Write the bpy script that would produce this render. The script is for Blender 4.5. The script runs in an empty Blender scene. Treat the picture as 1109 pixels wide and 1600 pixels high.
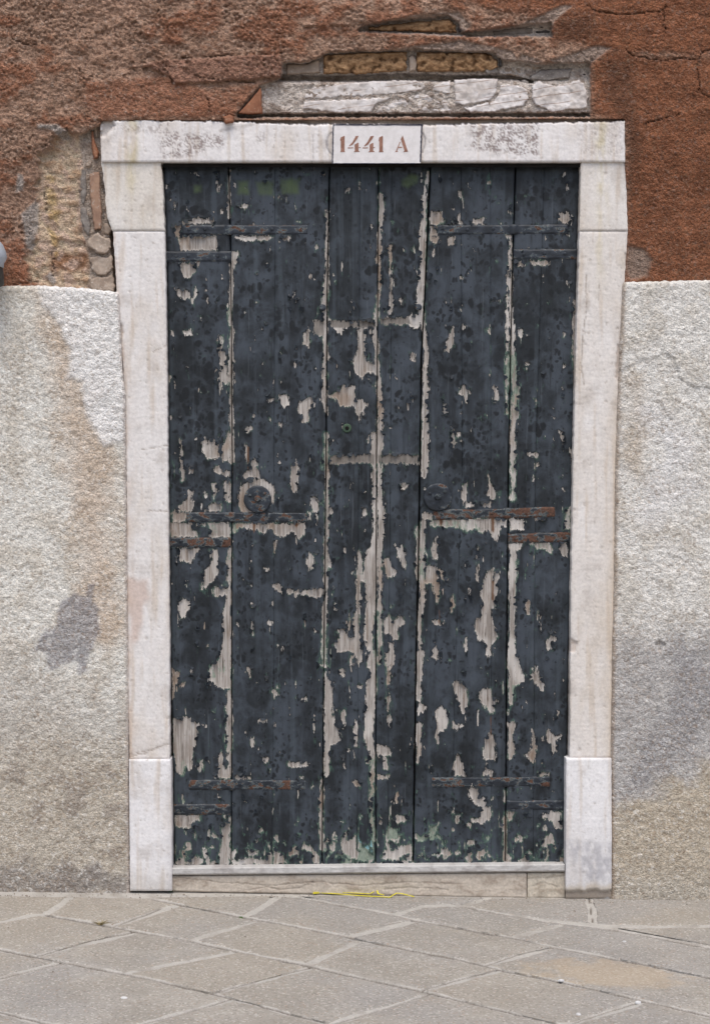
import bpy, math, random
import numpy as np
from mathutils import Vector
random.seed(7); np.random.seed(7)
SC = bpy.context.scene
COL = SC.collection
R = math.radians

# ------------------------------------------------------------------ camera
F_PX, PPX, HOR, CAM_H, CAM_D = 2600.0, 509.0, 790.0, 1.30, 5.54
PHI = math.atan(0.1583)
PPY = HOR + F_PX * math.tan(PHI)
cam_d = bpy.data.cameras.new('camera'); cam = bpy.data.objects.new('camera', cam_d); COL.objects.link(cam)
cam.location = (0, -CAM_D, CAM_H); cam.rotation_euler = (math.pi/2 - PHI, 0, 0)
cam_d.sensor_fit = 'VERTICAL'; cam_d.sensor_height = 36.0; cam_d.sensor_width = 24.0
cam_d.lens = F_PX / 1600 * 36
cam_d.shift_y = (PPY - 800) / 1600
cam_d.shift_x = (554.5 - PPX) / 1600
cam_d.clip_start = 0.1; cam_d.clip_end = 500
SC.camera = cam

# ------------------------------------------------------------------ sky, sun, exposure
SUN_EL, SUN_AZ = 64.0, 10.0           # sun high behind the camera, a veil of cloud in front of it
world = bpy.data.worlds.new('World'); SC.world = world; world.use_nodes = True
wn = world.node_tree.nodes; wl = world.node_tree.links
sky = wn.new('ShaderNodeTexSky'); sky.sky_type = 'NISHITA'; sky.sun_disc = False
sky.sun_elevation = R(SUN_EL); sky.sun_rotation = R(180 - SUN_AZ)
sky.air_density = 1.0; sky.dust_density = 3.4; sky.ozone_density = 0.8
bg = wn['Background']; bg.inputs['Strength'].default_value = 0.15
wl.new(sky.outputs[0], bg.inputs['Color'])
sun_d = bpy.data.lights.new('sun', 'SUN'); sun = bpy.data.objects.new('sun', sun_d); COL.objects.link(sun)
sun_d.energy = 1.3; sun_d.angle = R(45); sun_d.color = (1.0, 0.995, 0.915)
sun.rotation_euler = (R(90 - SUN_EL), 0, R(-SUN_AZ)); sun.location = (0, -6, 8)
SC.view_settings.view_transform = 'Standard'; SC.view_settings.look = 'None'
SC.view_settings.gamma = 1.0; SC.view_settings.use_curve_mapping = False
SC.view_settings.exposure = 0.40

# ------------------------------------------------------------------ projection helpers
CP, SP = math.cos(PHI), math.sin(PHI)
def raydir(px, py):
    x = (np.asarray(px, float) - PPX) / F_PX; y = -(np.asarray(py, float) - PPY) / F_PX
    return x, CP + y*SP, y*CP - SP
def P(px, py, d=0.0):                 # pixel -> point on the plane Y = -d (d = how far it stands out of the wall)
    dx, dy, dz = raydir(px, py); t = (CAM_D - d) / dy
    return dx*t, -d + 0*dx, CAM_H + dz*t
_l = P(100, 1393.5, .05); _r = P(1000, 1406, .05)
GA = float((_r[2]-_l[2])/(_r[0]-_l[0])); GZ = float(_l[2] - GA*_l[0])   # the street falls slightly to the right
def G(px, py, z=0.0):                 # pixel -> point on the street
    dx, dy, dz = raydir(px, py)
    t = (GZ + z - CAM_H) / (dz - GA*dx)
    return dx*t, -CAM_D + dy*t, CAM_H + dz*t
def gz(x): return GZ + GA*x

# ------------------------------------------------------------------ numpy noise and shape fields
def _hash(ix, iy, s):
    h = (ix.astype(np.int64)*374761393 + iy.astype(np.int64)*668265263 + s*974711) & 0x7fffffff
    h = ((h ^ (h >> 13)) * 1274126177) & 0x7fffffff
    return (h ^ (h >> 16)) & 0xffff
def pn(x, y, s=0):
    x = np.asarray(x, float); y = np.asarray(y, float); x, y = np.broadcast_arrays(x, y)
    ix = np.floor(x); iy = np.floor(y); fx = x-ix; fy = y-iy
    def g(a, b, u, v):
        an = _hash(a, b, s) * (2*np.pi/65536.0)
        return np.cos(an)*u + np.sin(an)*v
    ux = fx*fx*fx*(fx*(fx*6-15)+10); uy = fy*fy*fy*(fy*(fy*6-15)+10)
    a = g(ix, iy, fx, fy); b = g(ix+1, iy, fx-1, fy); c = g(ix, iy+1, fx, fy-1); d = g(ix+1, iy+1, fx-1, fy-1)
    return ((a+(b-a)*ux) + ((c+(d-c)*ux)-(a+(b-a)*ux))*uy) * 1.5
def fbm(x, y, o=4, s=0):
    t = 0; a = 1.0; n = 0
    for i in range(o):
        t = t + a*pn(x*2**i, y*2**i, s+i*17); n += a; a *= .5
    return t / n * 1.3
def sm(v, a, b): t = np.clip((v-a)/(b-a), 0, 1); return t*t*(3-2*t)
def mixc(a, b, m): return a + (b-a)*m[..., None]
def C(r, g, b):
    v = np.array([r, g, b])/255.0
    return np.where(v <= .04045, v/12.92, ((v+.055)/1.055)**2.4)
def sdf_poly(pts, X, Y, pad=14):
    """signed distance (positive inside), -pad outside the padded box"""
    pts = np.array(pts, float); out = np.full(X.shape, -float(pad))
    bb = (X > pts[:,0].min()-pad) & (X < pts[:,0].max()+pad) & (Y > pts[:,1].min()-pad) & (Y < pts[:,1].max()+pad)
    if not bb.any(): return out
    x = X[bb]; y = Y[bb]; d2 = np.full(x.shape, 1e12); ins = np.zeros(x.shape, bool)
    for (x0, y0), (x1, y1) in zip(pts, np.roll(pts, -1, 0)):
        ex, ey = x1-x0, y1-y0; L = ex*ex+ey*ey+1e-9
        t = np.clip(((x-x0)*ex+(y-y0)*ey)/L, 0, 1)
        d2 = np.minimum(d2, (x-x0-t*ex)**2+(y-y0-t*ey)**2)
        c = (y0 > y) != (y1 > y)
        if y1 != y0: ins ^= c & (x < (x1-x0)*(y-y0)/(y1-y0)+x0)
    d = np.sqrt(d2); out[bb] = np.maximum(np.where(ins, d, -d), -pad); return out
def sdf_line(pts, X, Y, pad=14):
    """polyline with widths (x, y, w): half width minus distance"""
    out = np.full(X.shape, -float(pad)); pts = np.array(pts, float)
    if pts.shape[1] == 2: pts = np.c_[pts, np.full(len(pts), 2.0)]
    for (x0, y0, w0), (x1, y1, w1) in zip(pts[:-1], pts[1:]):
        q = pad + max(w0, w1)
        bb = (X > min(x0,x1)-q) & (X < max(x0,x1)+q) & (Y > min(y0,y1)-q) & (Y < max(y0,y1)+q)
        if not bb.any(): continue
        x = X[bb]; y = Y[bb]; ex, ey = x1-x0, y1-y0; L = ex*ex+ey*ey+1e-9
        t = np.clip(((x-x0)*ex+(y-y0)*ey)/L, 0, 1)
        d = (w0+(w1-w0)*t)/2 - np.hypot(x-x0-t*ex, y-y0-t*ey)
        out[bb] = np.maximum(out[bb], d)
    return out
def crop(pts, ox, oy, s):
    return [tuple([ox+p[0]/s, oy+p[1]/s] + ([p[2]/s] if len(p) > 2 else [])) for p in pts]
def curve(tab):
    t = np.array(sorted(tab), float)
    return lambda y: np.interp(y, t[:,0], t[:,1])

# ------------------------------------------------------------------ object helpers
def tag(o, label=None, cat=None, group=None, kind=None):
    if label: o['label'] = label
    if cat: o['category'] = cat
    if group: o['group'] = group
    if kind: o['kind'] = kind
    return o
def thing(name, label, cat, loc, group=None, kind='thing'):
    o = bpy.data.objects.new(name, None); COL.objects.link(o); o.location = loc; o.empty_display_size = .1
    return tag(o, label, cat, group, kind)
def link(name, me, mat, parent=None, origin=(0,0,0)):
    o = bpy.data.objects.new(name, me); COL.objects.link(o)
    if mat: me.materials.append(mat)
    if parent: o.parent = parent
    else: o.location = origin
    return o
def root_loc(parent):
    v = Vector((0,0,0))
    while parent: v += parent.location; parent = parent.parent
    return v
def mesh_np(name, V, quads, attrs=None, col=None, smooth=True, tris=None):
    me = bpy.data.meshes.new(name)
    V = np.asarray(V, np.float32); nq = len(quads); nt = 0 if tris is None else len(tris)
    me.vertices.add(len(V)); me.vertices.foreach_set('co', V.ravel())
    loops = np.asarray(quads, np.int32).ravel()
    if nt: loops = np.concatenate([loops, np.asarray(tris, np.int32).ravel()])
    me.loops.add(len(loops)); me.loops.foreach_set('vertex_index', loops)
    me.polygons.add(nq+nt)
    st = np.concatenate([np.arange(nq)*4, nq*4+np.arange(nt)*3]).astype(np.int32)
    me.polygons.foreach_set('loop_start', st)
    me.polygons.foreach_set('use_smooth', np.full(nq+nt, smooth, bool))
    me.update(calc_edges=True); me.validate()
    for k, v in (attrs or {}).items():
        a = me.attributes.new(k, 'FLOAT', 'POINT'); a.data.foreach_set('value', np.asarray(v, np.float32).ravel())
    if col is not None:
        a = me.attributes.new('col', 'FLOAT_COLOR', 'POINT')
        a.data.foreach_set('color', np.c_[col, np.ones(len(col))].astype(np.float32).ravel())
    return me
def field(name, PX, PY, D, mat, parent, attrs=None, col=None, drop=None, back=None):
    """height field: rows x cols of pixels PX, PY standing D out of the wall; back = depth its sides run to"""
    n, m = PX.shape
    x, y, z = P(PX, PY, D)
    V = np.stack([x, y, z], -1).reshape(-1, 3)
    idx = np.arange(n*m).reshape(n, m)
    q = np.stack([idx[:-1,:-1], idx[1:,:-1], idx[1:,1:], idx[:-1,1:]], -1)
    q = q[~drop] if drop is not None else q.reshape(-1, 4)
    A = {k: np.asarray(v).reshape(-1) for k, v in (attrs or {}).items()}
    cc = None if col is None else np.asarray(col).reshape(-1, 3)
    if back is not None:
        ring = np.concatenate([idx[0,:-1], idx[:-1,-1], idx[-1,:0:-1], idx[:0:-1,0]])
        f = V[ring].copy(); b = f.copy(); b[:,1] = -back
        k = len(V); r = len(ring); i = np.arange(r); j = (i+1) % r
        q = np.concatenate([q, np.stack([k+i, k+j, k+r+j, k+r+i], -1)])
        V = np.concatenate([V, f, b])
        A = {kk: np.concatenate([v, v[ring], v[ring]]) for kk, v in A.items()}
        if cc is not None: cc = np.concatenate([cc, cc[ring], cc[ring]])
    V = V - np.array(root_loc(parent))
    return link(name, mesh_np(name, V, q, A, cc), mat, parent)
def strip_grid(xl, xr, y0, y1, sx=2.0, sy=2.0):
    """grid between two edge curves"""
    ym = (y0+y1)/2; n = max(3, int(abs(y1-y0)/sy)+1); m = max(3, int(abs(float(xr(ym)-xl(ym)))/sx)+1)
    yy = np.linspace(y0, y1, n)[:,None]; u = np.linspace(0, 1, m)[None,:]
    X = xl(yy)*(1-u) + xr(yy)*u; return X, yy + 0*X
def rough_poly(pts, step=4.0, amp=1.2, seed=0, freq=.12):
    pts = np.array(pts, float); out = []
    for a, b in zip(pts, np.roll(pts, -1, 0)):
        n = max(1, int(np.hypot(*(b-a))/step))
        for i in range(n): out.append(a+(b-a)*i/n)
    o = np.array(out); o[:,0] += amp*pn(o[:,0]*freq, o[:,1]*freq, seed+3); o[:,1] += amp*pn(o[:,0]*freq+9, o[:,1]*freq, seed+5)
    return o
def lump(name, pts, d_front, d_back, mat, parent, round_px=3.0, amp=.002, freq=.12, seed=0, step=3.0, edge=1.3, nr=6, flat=.75):
    """a stone, brick or tile piece: outline rings shrinking to the middle, rounded over, rough in front"""
    o = rough_poly(pts, step, edge, seed); c = o.mean(0); n = len(o); V = []; rings = []
    rad = np.hypot(*(o-c).T).mean()
    fr = [1.0] + list(1 - np.linspace(.25, 1, 3)*min(.45, round_px/rad)) + list(np.linspace(1-min(.45, round_px/rad), .08, nr+1)[1:])
    dd = [d_front-(d_front-d_back)*.35] + [d_front - (1-s)**2*(d_front-d_back)*.3 for s in (.45, .8, 1.0)] + [d_front]*nr
    x, y, z = P(o[:,0], o[:,1], d_back); V.append(np.stack([x, 0*x-d_back, z], -1))
    for f, d in zip(fr, dd):
        q = c+(o-c)*f
        h = d + amp*fbm(q[:,0]*freq, q[:,1]*freq, 4, seed+31)*(2 if d == d_front else 1)
        x, y, z = P(q[:,0], q[:,1], h); V.append(np.stack([x, -h, z], -1))
    x, y, z = P(c[0], c[1], d_front); VV = np.concatenate(V+[np.array([[x, -d_front, z]])])
    k = len(V); i = np.arange(n); j = (i+1) % n; Q = []
    for a in range(k-1): Q.append(np.stack([a*n+i, a*n+n+i, a*n+n+j, a*n+j], -1))
    T = np.stack([(k-1)*n+i, 0*i+k*n, (k-1)*n+j], -1)
    VV = VV - np.array(root_loc(parent))
    return link(name, mesh_np(name, VV, np.concatenate(Q), tris=T), mat, parent)
def slab(name, pts, d_front, d_back, mat, parent, seed=0, amp=.002, freq=.08, edge=1.3, rnd=2.5, tilt=(0,0), step=1.5, grit=.0006, stra=0, col=None):
    """a broken stone or brick: fine height field inside a ragged outline, its rim turned back to d_back"""
    o = rough_poly(pts, 2.5, edge, seed, .16); lo = o.min(0)-3; hi_ = o.max(0)+3
    PX, PY = np.meshgrid(np.arange(lo[0], hi_[0], step), np.arange(lo[1], hi_[1], step))
    S_ = sdf_poly(o, PX, PY, 12); gy_, gx_ = np.gradient(S_, step); gn = np.hypot(gx_, gy_)+1e-6
    out = S_ < 0; mv = np.where(out, -S_, 0); PX = PX+gx_/gn*mv; PY = PY+gy_/gn*mv
    c = o.mean(0); n1 = fbm(PX*freq, PY*freq*(1+stra), 5, seed+31); n2 = pn(PX*.45, PY*.45, seed+7)
    D = d_front + amp*n1 + grit*n2 - (d_front-d_back)*.35*np.clip(1-S_/rnd, 0, 1)**2 + tilt[0]*(PX-c[0])+tilt[1]*(PY-c[1])
    D = np.where(out, d_back, D)
    keep = ~(out[:-1,:-1] & out[1:,:-1] & out[:-1,1:] & out[1:,1:]) & (S_[:-1,:-1] > -3.5)
    return field(name, PX, PY, D, mat, parent, drop=~keep, attrs=dict(n1=n1))
def plate(name, pts, d0, d1, mat, parent, n_sub=1):
    """thin flat prism from a pixel outline (lettering, straps)"""
    pts = np.array(pts, float); a = 0.5*np.sum(pts[:,0]*np.roll(pts[:,1], -1)-np.roll(pts[:,0], -1)*pts[:,1])
    if a > 0: pts = pts[::-1]
    n = len(pts); off = np.array(root_loc(parent))
    f = np.stack(P(pts[:,0], pts[:,1], d1), -1)-off; b = np.stack(P(pts[:,0], pts[:,1], d0), -1)-off
    me = bpy.data.meshes.new(name)
    faces = [list(range(n))] + [[i, n+i, n+(i+1) % n, (i+1) % n] for i in range(n)]
    me.from_pydata([tuple(v) for v in f]+[tuple(v) for v in b], [], faces); me.update()
    return link(name, me, mat, parent)

# ------------------------------------------------------------------ material helpers
class M:
    def __init__(s, name, rough=.85, spec=.25):
        s.m = bpy.data.materials.new(name); s.m.use_nodes = True; s.n = s.m.node_tree.nodes; s.l = s.m.node_tree.links
        s.b = s.n['Principled BSDF']; s.b.inputs['Roughness'].default_value = rough; s.b.inputs['Specular IOR Level'].default_value = spec
        s.pos = s.n.new('ShaderNodeNewGeometry').outputs['Position']
    def put(s, inp, v):
        if hasattr(v, 'is_output'): s.l.new(v, inp)
        elif isinstance(v, (tuple, list, np.ndarray)): inp.default_value = (*[float(q) for q in v][:3], 1.0) if inp.type == 'RGBA' else tuple(float(q) for q in v)
        else: inp.default_value = v
    def vec(s, sx, sy, sz):
        n = s.n.new('ShaderNodeVectorMath'); n.operation = 'MULTIPLY'; s.l.new(s.pos, n.inputs[0]); n.inputs[1].default_value = (sx, sy, sz); return n.outputs[0]
    def noise(s, scale, detail=4, rough=.55, vec=None, dist=0):
        n = s.n.new('ShaderNodeTexNoise'); n.inputs['Scale'].default_value = scale; n.inputs['Detail'].default_value = detail
        n.inputs['Roughness'].default_value = rough; n.inputs['Distortion'].default_value = dist; s.l.new(vec or s.pos, n.inputs['Vector']); return n.outputs['Fac']
    def voro(s, scale, vec=None, feat='F1', out='Distance'):
        n = s.n.new('ShaderNodeTexVoronoi'); n.feature = feat; n.inputs['Scale'].default_value = scale; s.l.new(vec or s.pos, n.inputs['Vector']); return n.outputs[out]
    def math(s, op, a, b=0.0, clamp=False):
        n = s.n.new('ShaderNodeMath'); n.operation = op; n.use_clamp = clamp; s.put(n.inputs[0], a); s.put(n.inputs[1], b); return n.outputs[0]
    def rng(s, v, a, b, c=0.0, d=1.0):
        n = s.n.new('ShaderNodeMapRange'); n.interpolation_type = 'SMOOTHSTEP'; s.put(n.inputs[0], v)
        for i, q in enumerate((a, b, c, d)): s.put(n.inputs[i+1], q)
        return n.outputs[0]
    def mix(s, f, a, b, mode='MIX'):
        n = s.n.new('ShaderNodeMix'); n.data_type = 'RGBA'; n.blend_type = mode; s.put(n.inputs[0], f); s.put(n.inputs[6], a); s.put(n.inputs[7], b); return n.outputs[2]
    def attr(s, name, out='Fac'):
        n = s.n.new('ShaderNodeAttribute'); n.attribute_name = name; return n.outputs[out]
    def bump(s, h, strength=.5, dist=.002):
        n = s.n.new('ShaderNodeBump'); n.inputs['Strength'].default_value = strength; n.inputs['Distance'].default_value = dist
        s.l.new(h, n.inputs['Height']); s.l.new(n.outputs[0], s.b.inputs['Normal'])
    def done(s, colour, rough=None):
        s.put(s.b.inputs['Base Color'], colour)
        if rough is not None: s.put(s.b.inputs['Roughness'], rough)
        return s.m

def mat_field(name, fine=120, amount=.28, bump=.5, dist=.003, rough=.92, grains=None, light=.5, fleck=.5):
    """coat whose large colour zones are in the 'col' attribute, with procedural grain on top"""
    m = M(name, rough, .15); c = m.attr('col', 'Color')
    n1 = m.noise(fine, 6, .65); n2 = m.noise(fine*.22, 4, .6)
    v = m.math('ADD', m.rng(n1, .28, .72, 1-amount, 1+amount), m.rng(n2, .3, .7, -amount*.35, amount*.35))
    g = m.n.new('ShaderNodeCombineColor'); [m.l.new(v, g.inputs[i]) for i in range(3)]
    col = m.mix(1.0, c, g.outputs[0], 'MULTIPLY'); h = n1
    if grains:
        for sc, k in grains:                     # single grains of grit: each its own tone and bump
            v = m.n.new('ShaderNodeTexVoronoi'); v.inputs['Scale'].default_value = sc; m.l.new(m.pos, v.inputs['Vector'])
            sp = m.n.new('ShaderNodeSeparateColor'); m.l.new(v.outputs['Color'], sp.inputs[0])
            f = m.rng(sp.outputs[0], 0, 1, 1-k, 1+k); gg = m.n.new('ShaderNodeCombineColor'); [m.l.new(f, gg.inputs[i]) for i in range(3)]
            col = m.mix(1.0, col, gg.outputs[0], 'MULTIPLY')
            col = m.mix(m.rng(sp.outputs[1], .90, .97, 0, fleck), col, C(120,98,78)); col = m.mix(m.rng(sp.outputs[2], .92, .98, 0, light), col, C(226,222,216))
            h = m.math('SUBTRACT', h, m.math('MULTIPLY', v.outputs['Distance'], .9))
    m.bump(h, bump, dist); return m.done(col)
MAT_PLASTER = mat_field('red_plaster', 190, .28, .8, .005, grains=((130,.09),(240,.12)), light=.05, fleck=.3)
MAT_RENDER = mat_field('rough_render', 280, .14, .7, .004, grains=((105,.075),(200,.11)), light=.35, fleck=.3)
MAT_STONE = mat_field('white_stone', 140, .09, .35, .0015, .75)
MAT_RISER = mat_field('step_stone', 120, .16, .5, .002, .9)

def mat_simple(name, c1, c2, scale=40, c3=None, bump=.4, dist=.002, rough=.9, stretch=(1,1,1)):
    m = M(name, rough, .2); v = m.vec(*stretch)
    a = m.noise(scale, 6, .62, v); b = m.noise(scale*4.3, 5, .6, v)
    col = m.mix(m.rng(a, .36, .64), c1, c2)
    if c3 is not None: col = m.mix(m.rng(b, .56, .72), col, c3)
    m.bump(m.math('ADD', a, b), bump, dist); return m.done(col)
def mat_brick():
    m = M('weathered_ochre_brick', .95, .15); n1 = m.attr('n1'); a = m.noise(40, 6, .68, m.vec(1, 1, 2.2), .6); b = m.noise(150, 5, .65)
    c = m.mix(m.rng(a, .34, .64), C(124,93,66), C(170,136,102)); c = m.mix(m.rng(b, .58, .74, 0, .6), c, C(192,164,126))
    c = m.mix(m.rng(n1, -.1, -.5, 0, .85), c, C(84,60,40)); c = m.mix(m.rng(a, .62, .74, 0, .6), c, C(170,150,126)); c = m.mix(m.rng(b, .42, .28, 0, .7), c, C(92,66,44))
    m.bump(m.math('ADD', a, m.math('MULTIPLY', b, .6)), 1.0, .007); return m.done(c)
MAT_OCHRE = mat_brick()
MAT_BEIGE = mat_simple('beige_mortar', C(160,143,128), C(135,120,108), 26, C(176,164,152), .5, .003)
MAT_GREYM = mat_simple('grey_mortar', C(138,130,124), C(112,104,98), 34, C(165,158,152), .6, .004)
MAT_TILE = mat_simple('terracotta', C(156,126,106), C(136,108,92), 24, C(170,156,146), .3, .002)
MAT_TERRA = mat_simple('orange_terracotta', C(146,100,76), C(126,84,64), 24, C(160,126,104), .4, .002)
MAT_PEBBLE = mat_simple('mortar_stone', C(172,156,142), C(146,129,115), 30, C(188,176,164), .5, .003)
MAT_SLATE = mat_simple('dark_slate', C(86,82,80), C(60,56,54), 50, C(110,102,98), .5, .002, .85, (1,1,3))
MAT_DARK = mat_simple('dark_shade_fill', C(34,30,28), C(22,20,19), 30)  # dark fill for the lintel shade, the light block and the keyhole
MAT_NUM = mat_simple('brown_stencil_paint', C(152,114,98), C(132,96,82), 60, C(170,138,124), .1, .0005)
MAT_BORDER = mat_simple('dark_blue_line_paint', C(42,42,58), C(60,60,74), 120, C(120,118,126), .1, .0005)
MAT_PANEL = mat_simple('white_panel_paint', C(219,214,213), C(208,203,201), 50, C(226,223,227), .25, .0008, .8)

def mat_fragment():
    m = M('broken_white_stone', .85, .2)
    a = m.noise(22, 6, .68, dist=.4); b = m.noise(110, 5, .65); n1 = m.attr('n1')
    c = m.mix(m.rng(a, .36, .62), C(214,208,206), C(190,181,175)); c = m.mix(m.rng(a, .58, .74, 0, .7), c, C(160,150,144))
    c = m.mix(m.rng(b, .6, .75, 0, .6), c, C(172,158,148)); c = m.mix(m.rng(n1, .1, .5, 0, .5), c, C(164,154,149))
    # fine brown saw lines across the stone
    d = m.n.new('ShaderNodeVectorMath'); d.operation = 'DOT_PRODUCT'; m.l.new(m.pos, d.inputs[0]); d.inputs[1].default_value = (-5.5, 0, 40)
    fr = m.math('ABSOLUTE', m.math('SUBTRACT', m.math('FRACT', m.math('ADD', d.outputs['Value'], m.math('MULTIPLY', m.noise(6, 2), .8))), .5))
    c = m.mix(m.math('MULTIPLY', m.rng(fr, .05, .015), m.rng(m.noise(9, 2), .44, .54)), c, C(138,112,96))
    m.bump(m.math('ADD', a, m.math('MULTIPLY', b, .5)), .6, .003); return m.done(c)
MAT_FRAG = mat_fragment()

def mat_paint():
    m = M('peeling_dark_paint', .5, .3)
    sd = m.attr('sdf'); grn = m.attr('grn'); gho = m.attr('gho'); grf = m.attr('grf'); rst = m.attr('rst'); tq = m.attr('tq'); hz = m.attr('haze'); gp = m.attr('gap')
    vs = m.vec(1, 1, .28); vl = m.vec(1, 1, .07)
    fine = m.noise(300, 3, .65, m.vec(1, 1, .2)); mid = m.noise(85, 5, .65, vs)
    e = m.math('ADD', sd, m.math('ADD', m.rng(fine, .25, .75, -1.7, 1.7), m.rng(mid, .25, .75, -2.1, 2.1)))
    bare = m.rng(e, -.3, .3)
    # old paint: greyed film with mould spots of several sizes
    big = m.noise(5.5, 5, .6, m.vec(1, 1, .6)); blot = m.noise(17, 5, .62, dist=.5)
    film = m.mix(m.rng(m.math('ADD', m.math('MULTIPLY', big, .55), m.math('MULTIPLY', blot, .45)), .40, .60), C(29,33,37), C(62,68,76))
    film = m.mix(m.math('MULTIPLY', hz, m.rng(big, .3, .7, .35, 1)), film, C(64,72,78))
    wob = m.n.new('ShaderNodeVectorMath'); wob.operation = 'ADD'
    nw = m.n.new('ShaderNodeTexNoise'); nw.inputs['Scale'].default_value = 30; m.l.new(m.pos, nw.inputs['Vector'])
    sc = m.n.new('ShaderNodeVectorMath'); sc.operation = 'SCALE'; sc.inputs['Scale'].default_value = .028; m.l.new(nw.outputs['Color'], sc.inputs[0])
    m.l.new(m.vec(1, 1, .8), wob.inputs[0]); m.l.new(sc.outputs[0], wob.inputs[1])
    gate = m.rng(m.noise(6, 4, .6), .42, .62, -.08, .46)
    s1 = m.rng(m.math('SUBTRACT', m.voro(36, wob.outputs[0]), gate), .14, -.08)
    gate2 = m.rng(m.noise(9, 3), .40, .62, .02, .36)
    s2 = m.rng(m.math('SUBTRACT', m.voro(62, wob.outputs[0]), gate2), .14, -.07)
    sz = m.n.new('ShaderNodeSeparateXYZ'); m.l.new(m.pos, sz.inputs[0]); up_ = m.rng(sz.outputs[2], .75, 1.45, .32, 1.0)
    spots = m.math('MAXIMUM', m.math('MULTIPLY', s1, m.math('MULTIPLY', up_, .92)), m.math('MULTIPLY', s2, .85))
    film = m.mix(spots, film, C(16,19,23))
    film = m.mix(m.rng(m.noise(14, 5, .6, m.vec(1, 1, .16), .3), .50, .66, 0, .65), film, C(22,25,29)); film = m.mix(m.rng(m.noise(60, 5, .65, vl), .58, .72, 0, .6), film, C(20,23,26))        # vertical weather streaks
    film = m.mix(m.rng(m.noise(110, 4, .6, m.vec(1, 1, .04)), .62, .76, 0, .4), film, C(92,98,104)); film = m.mix(m.rng(m.noise(24, 3, .5, m.vec(1, 1, .05)), .56, .70, 0, .35), film, C(76,84,92))
    film = m.mix(m.math('MULTIPLY', grf, m.rng(blot, .3, .7, .45, .9)), film, C(74,88,54))
    # green undercoat that shows at the lips of the holes; the film darkens towards them
    under = m.mix(m.rng(mid, .35, .65), C(100,124,108), C(54,76,68))
    lip = m.math('MULTIPLY', m.rng(m.math('ADD', e, m.rng(mid, .2, .8, -2.0, 2.0)), -3.2, -1.0), m.rng(m.math('ADD', grn, m.math('MULTIPLY', m.noise(20, 4), .9)), .44, .62))
    lipd = m.rng(e, -3.2, -.3, 0, .5)
    film = m.mix(lipd, film, C(24,26,28)); film = m.mix(m.math('MULTIPLY', lip, .8), film, under)
    # bare grey timber
    gr = m.noise(170, 5, .65, m.vec(1, 1, .035)); gr2 = m.noise(60, 4, .6, m.vec(1, 1, .10))
    wood = m.mix(m.rng(gr, .36, .64), C(132,124,117), C(180,173,167)); wood = m.mix(m.rng(gr2, .52, .72, 0, .75), wood, C(122,106,92))
    wood = m.mix(m.rng(gr, .60, .72, 0, .85), wood, C(84,74,66)); wood = m.mix(m.rng(m.noise(24, 4, .6, m.vec(1, 1, .3)), .52, .70, 0, .6), wood, C(124,114,106)); wood = m.mix(m.rng(m.noise(120, 3, .6, m.vec(1, 1, .08)), .62, .70, 0, .85), wood, C(66,50,38)); lowv = m.noise(9, 3, .5, m.vec(1, 1, .5)); wood = m.mix(m.rng(lowv, .52, .66, 0, .6), wood, C(206,200,194)); wood = m.mix(m.rng(lowv, .46, .34, 0, .55), wood, C(128,104,82)); wood = m.mix(m.rng(e, 2.2, .2, 0, .35), wood, C(206,198,188)); wood = m.mix(rst, wood, C(112,84,62))
    dots = m.rng(m.noise(420, 2, .5, m.vec(1, 1, .22)), .67, .74, 0, .75); wood = m.mix(dots, wood, C(56,46,40))
    wood = m.mix(m.math('MULTIPLY', gho, .85), wood, m.mix(m.rng(mid, .3, .7), C(92,87,82), C(122,115,108)))
    gm = m.rng(m.math('ADD', m.math('MULTIPLY', grn, .8), m.math('MULTIPLY', m.noise(70, 5, .7, m.vec(1, 1, .4)), 1.1)), 1.0, 1.16, 0, .8)
    wood = m.mix(gm, wood, m.mix(m.rng(fine, .35, .65), C(138,152,136), C(98,116,102)))
    wood = m.mix(m.rng(m.math('ADD', tq, m.math('MULTIPLY', mid, .8)), .85, 1.05), wood, C(120,156,160))
    c = m.mix(bare, film, wood)
    c = m.mix(m.rng(m.math('ADD', rst, m.math('MULTIPLY', fine, .5)), .75, .95, 0, .7), c, C(96,66,46))
    m.bump(m.math('ADD', m.math('MULTIPLY', m.math('SUBTRACT', 1.0, bare), .8), m.math('ADD', m.math('MULTIPLY', gr, bare), m.math('MULTIPLY', fine, .3))), 1.0, .0026)
    return m.done(c, m.rng(bare, 0, 1, .52, .92))
MAT_PAINT = mat_paint()
def mat_strap(name, rust):
    m = M(name, .55, .35); a = m.noise(26, 5, .65, m.vec(1, 1, 1.6)); b = m.noise(160, 4, .6)
    film = m.mix(m.rng(a, .35, .65), C(30,34,40), C(54,60,69))
    ru = m.mix(m.rng(b, .35, .65), C(98,68,54), C(66,50,43)); ru = m.mix(m.rng(b, .6, .72, 0, .6), ru, C(126,84,58))
    k = m.rng(m.math('ADD', a, m.math('MULTIPLY', b, .15)), .66-rust*.2, .70-rust*.2)
    edge = m.rng(m.math('ADD', a, m.math('MULTIPLY', b, .15)), .63-rust*.2, .66-rust*.2, 0, .5)
    c = m.mix(edge, film, C(120,130,128)); c = m.mix(k, c, ru)
    m.bump(m.math('ADD', b, m.math('MULTIPLY', k, -1.0)), .6, .0012); return m.done(c, m.rng(k, 0, 1, .5, .85))
MAT_STRAP = mat_strap('painted_iron', .02); MAT_RUST = mat_strap('rusting_painted_iron', .30); MAT_RUSTY = mat_strap('flaking_rusty_iron', .52)

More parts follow.
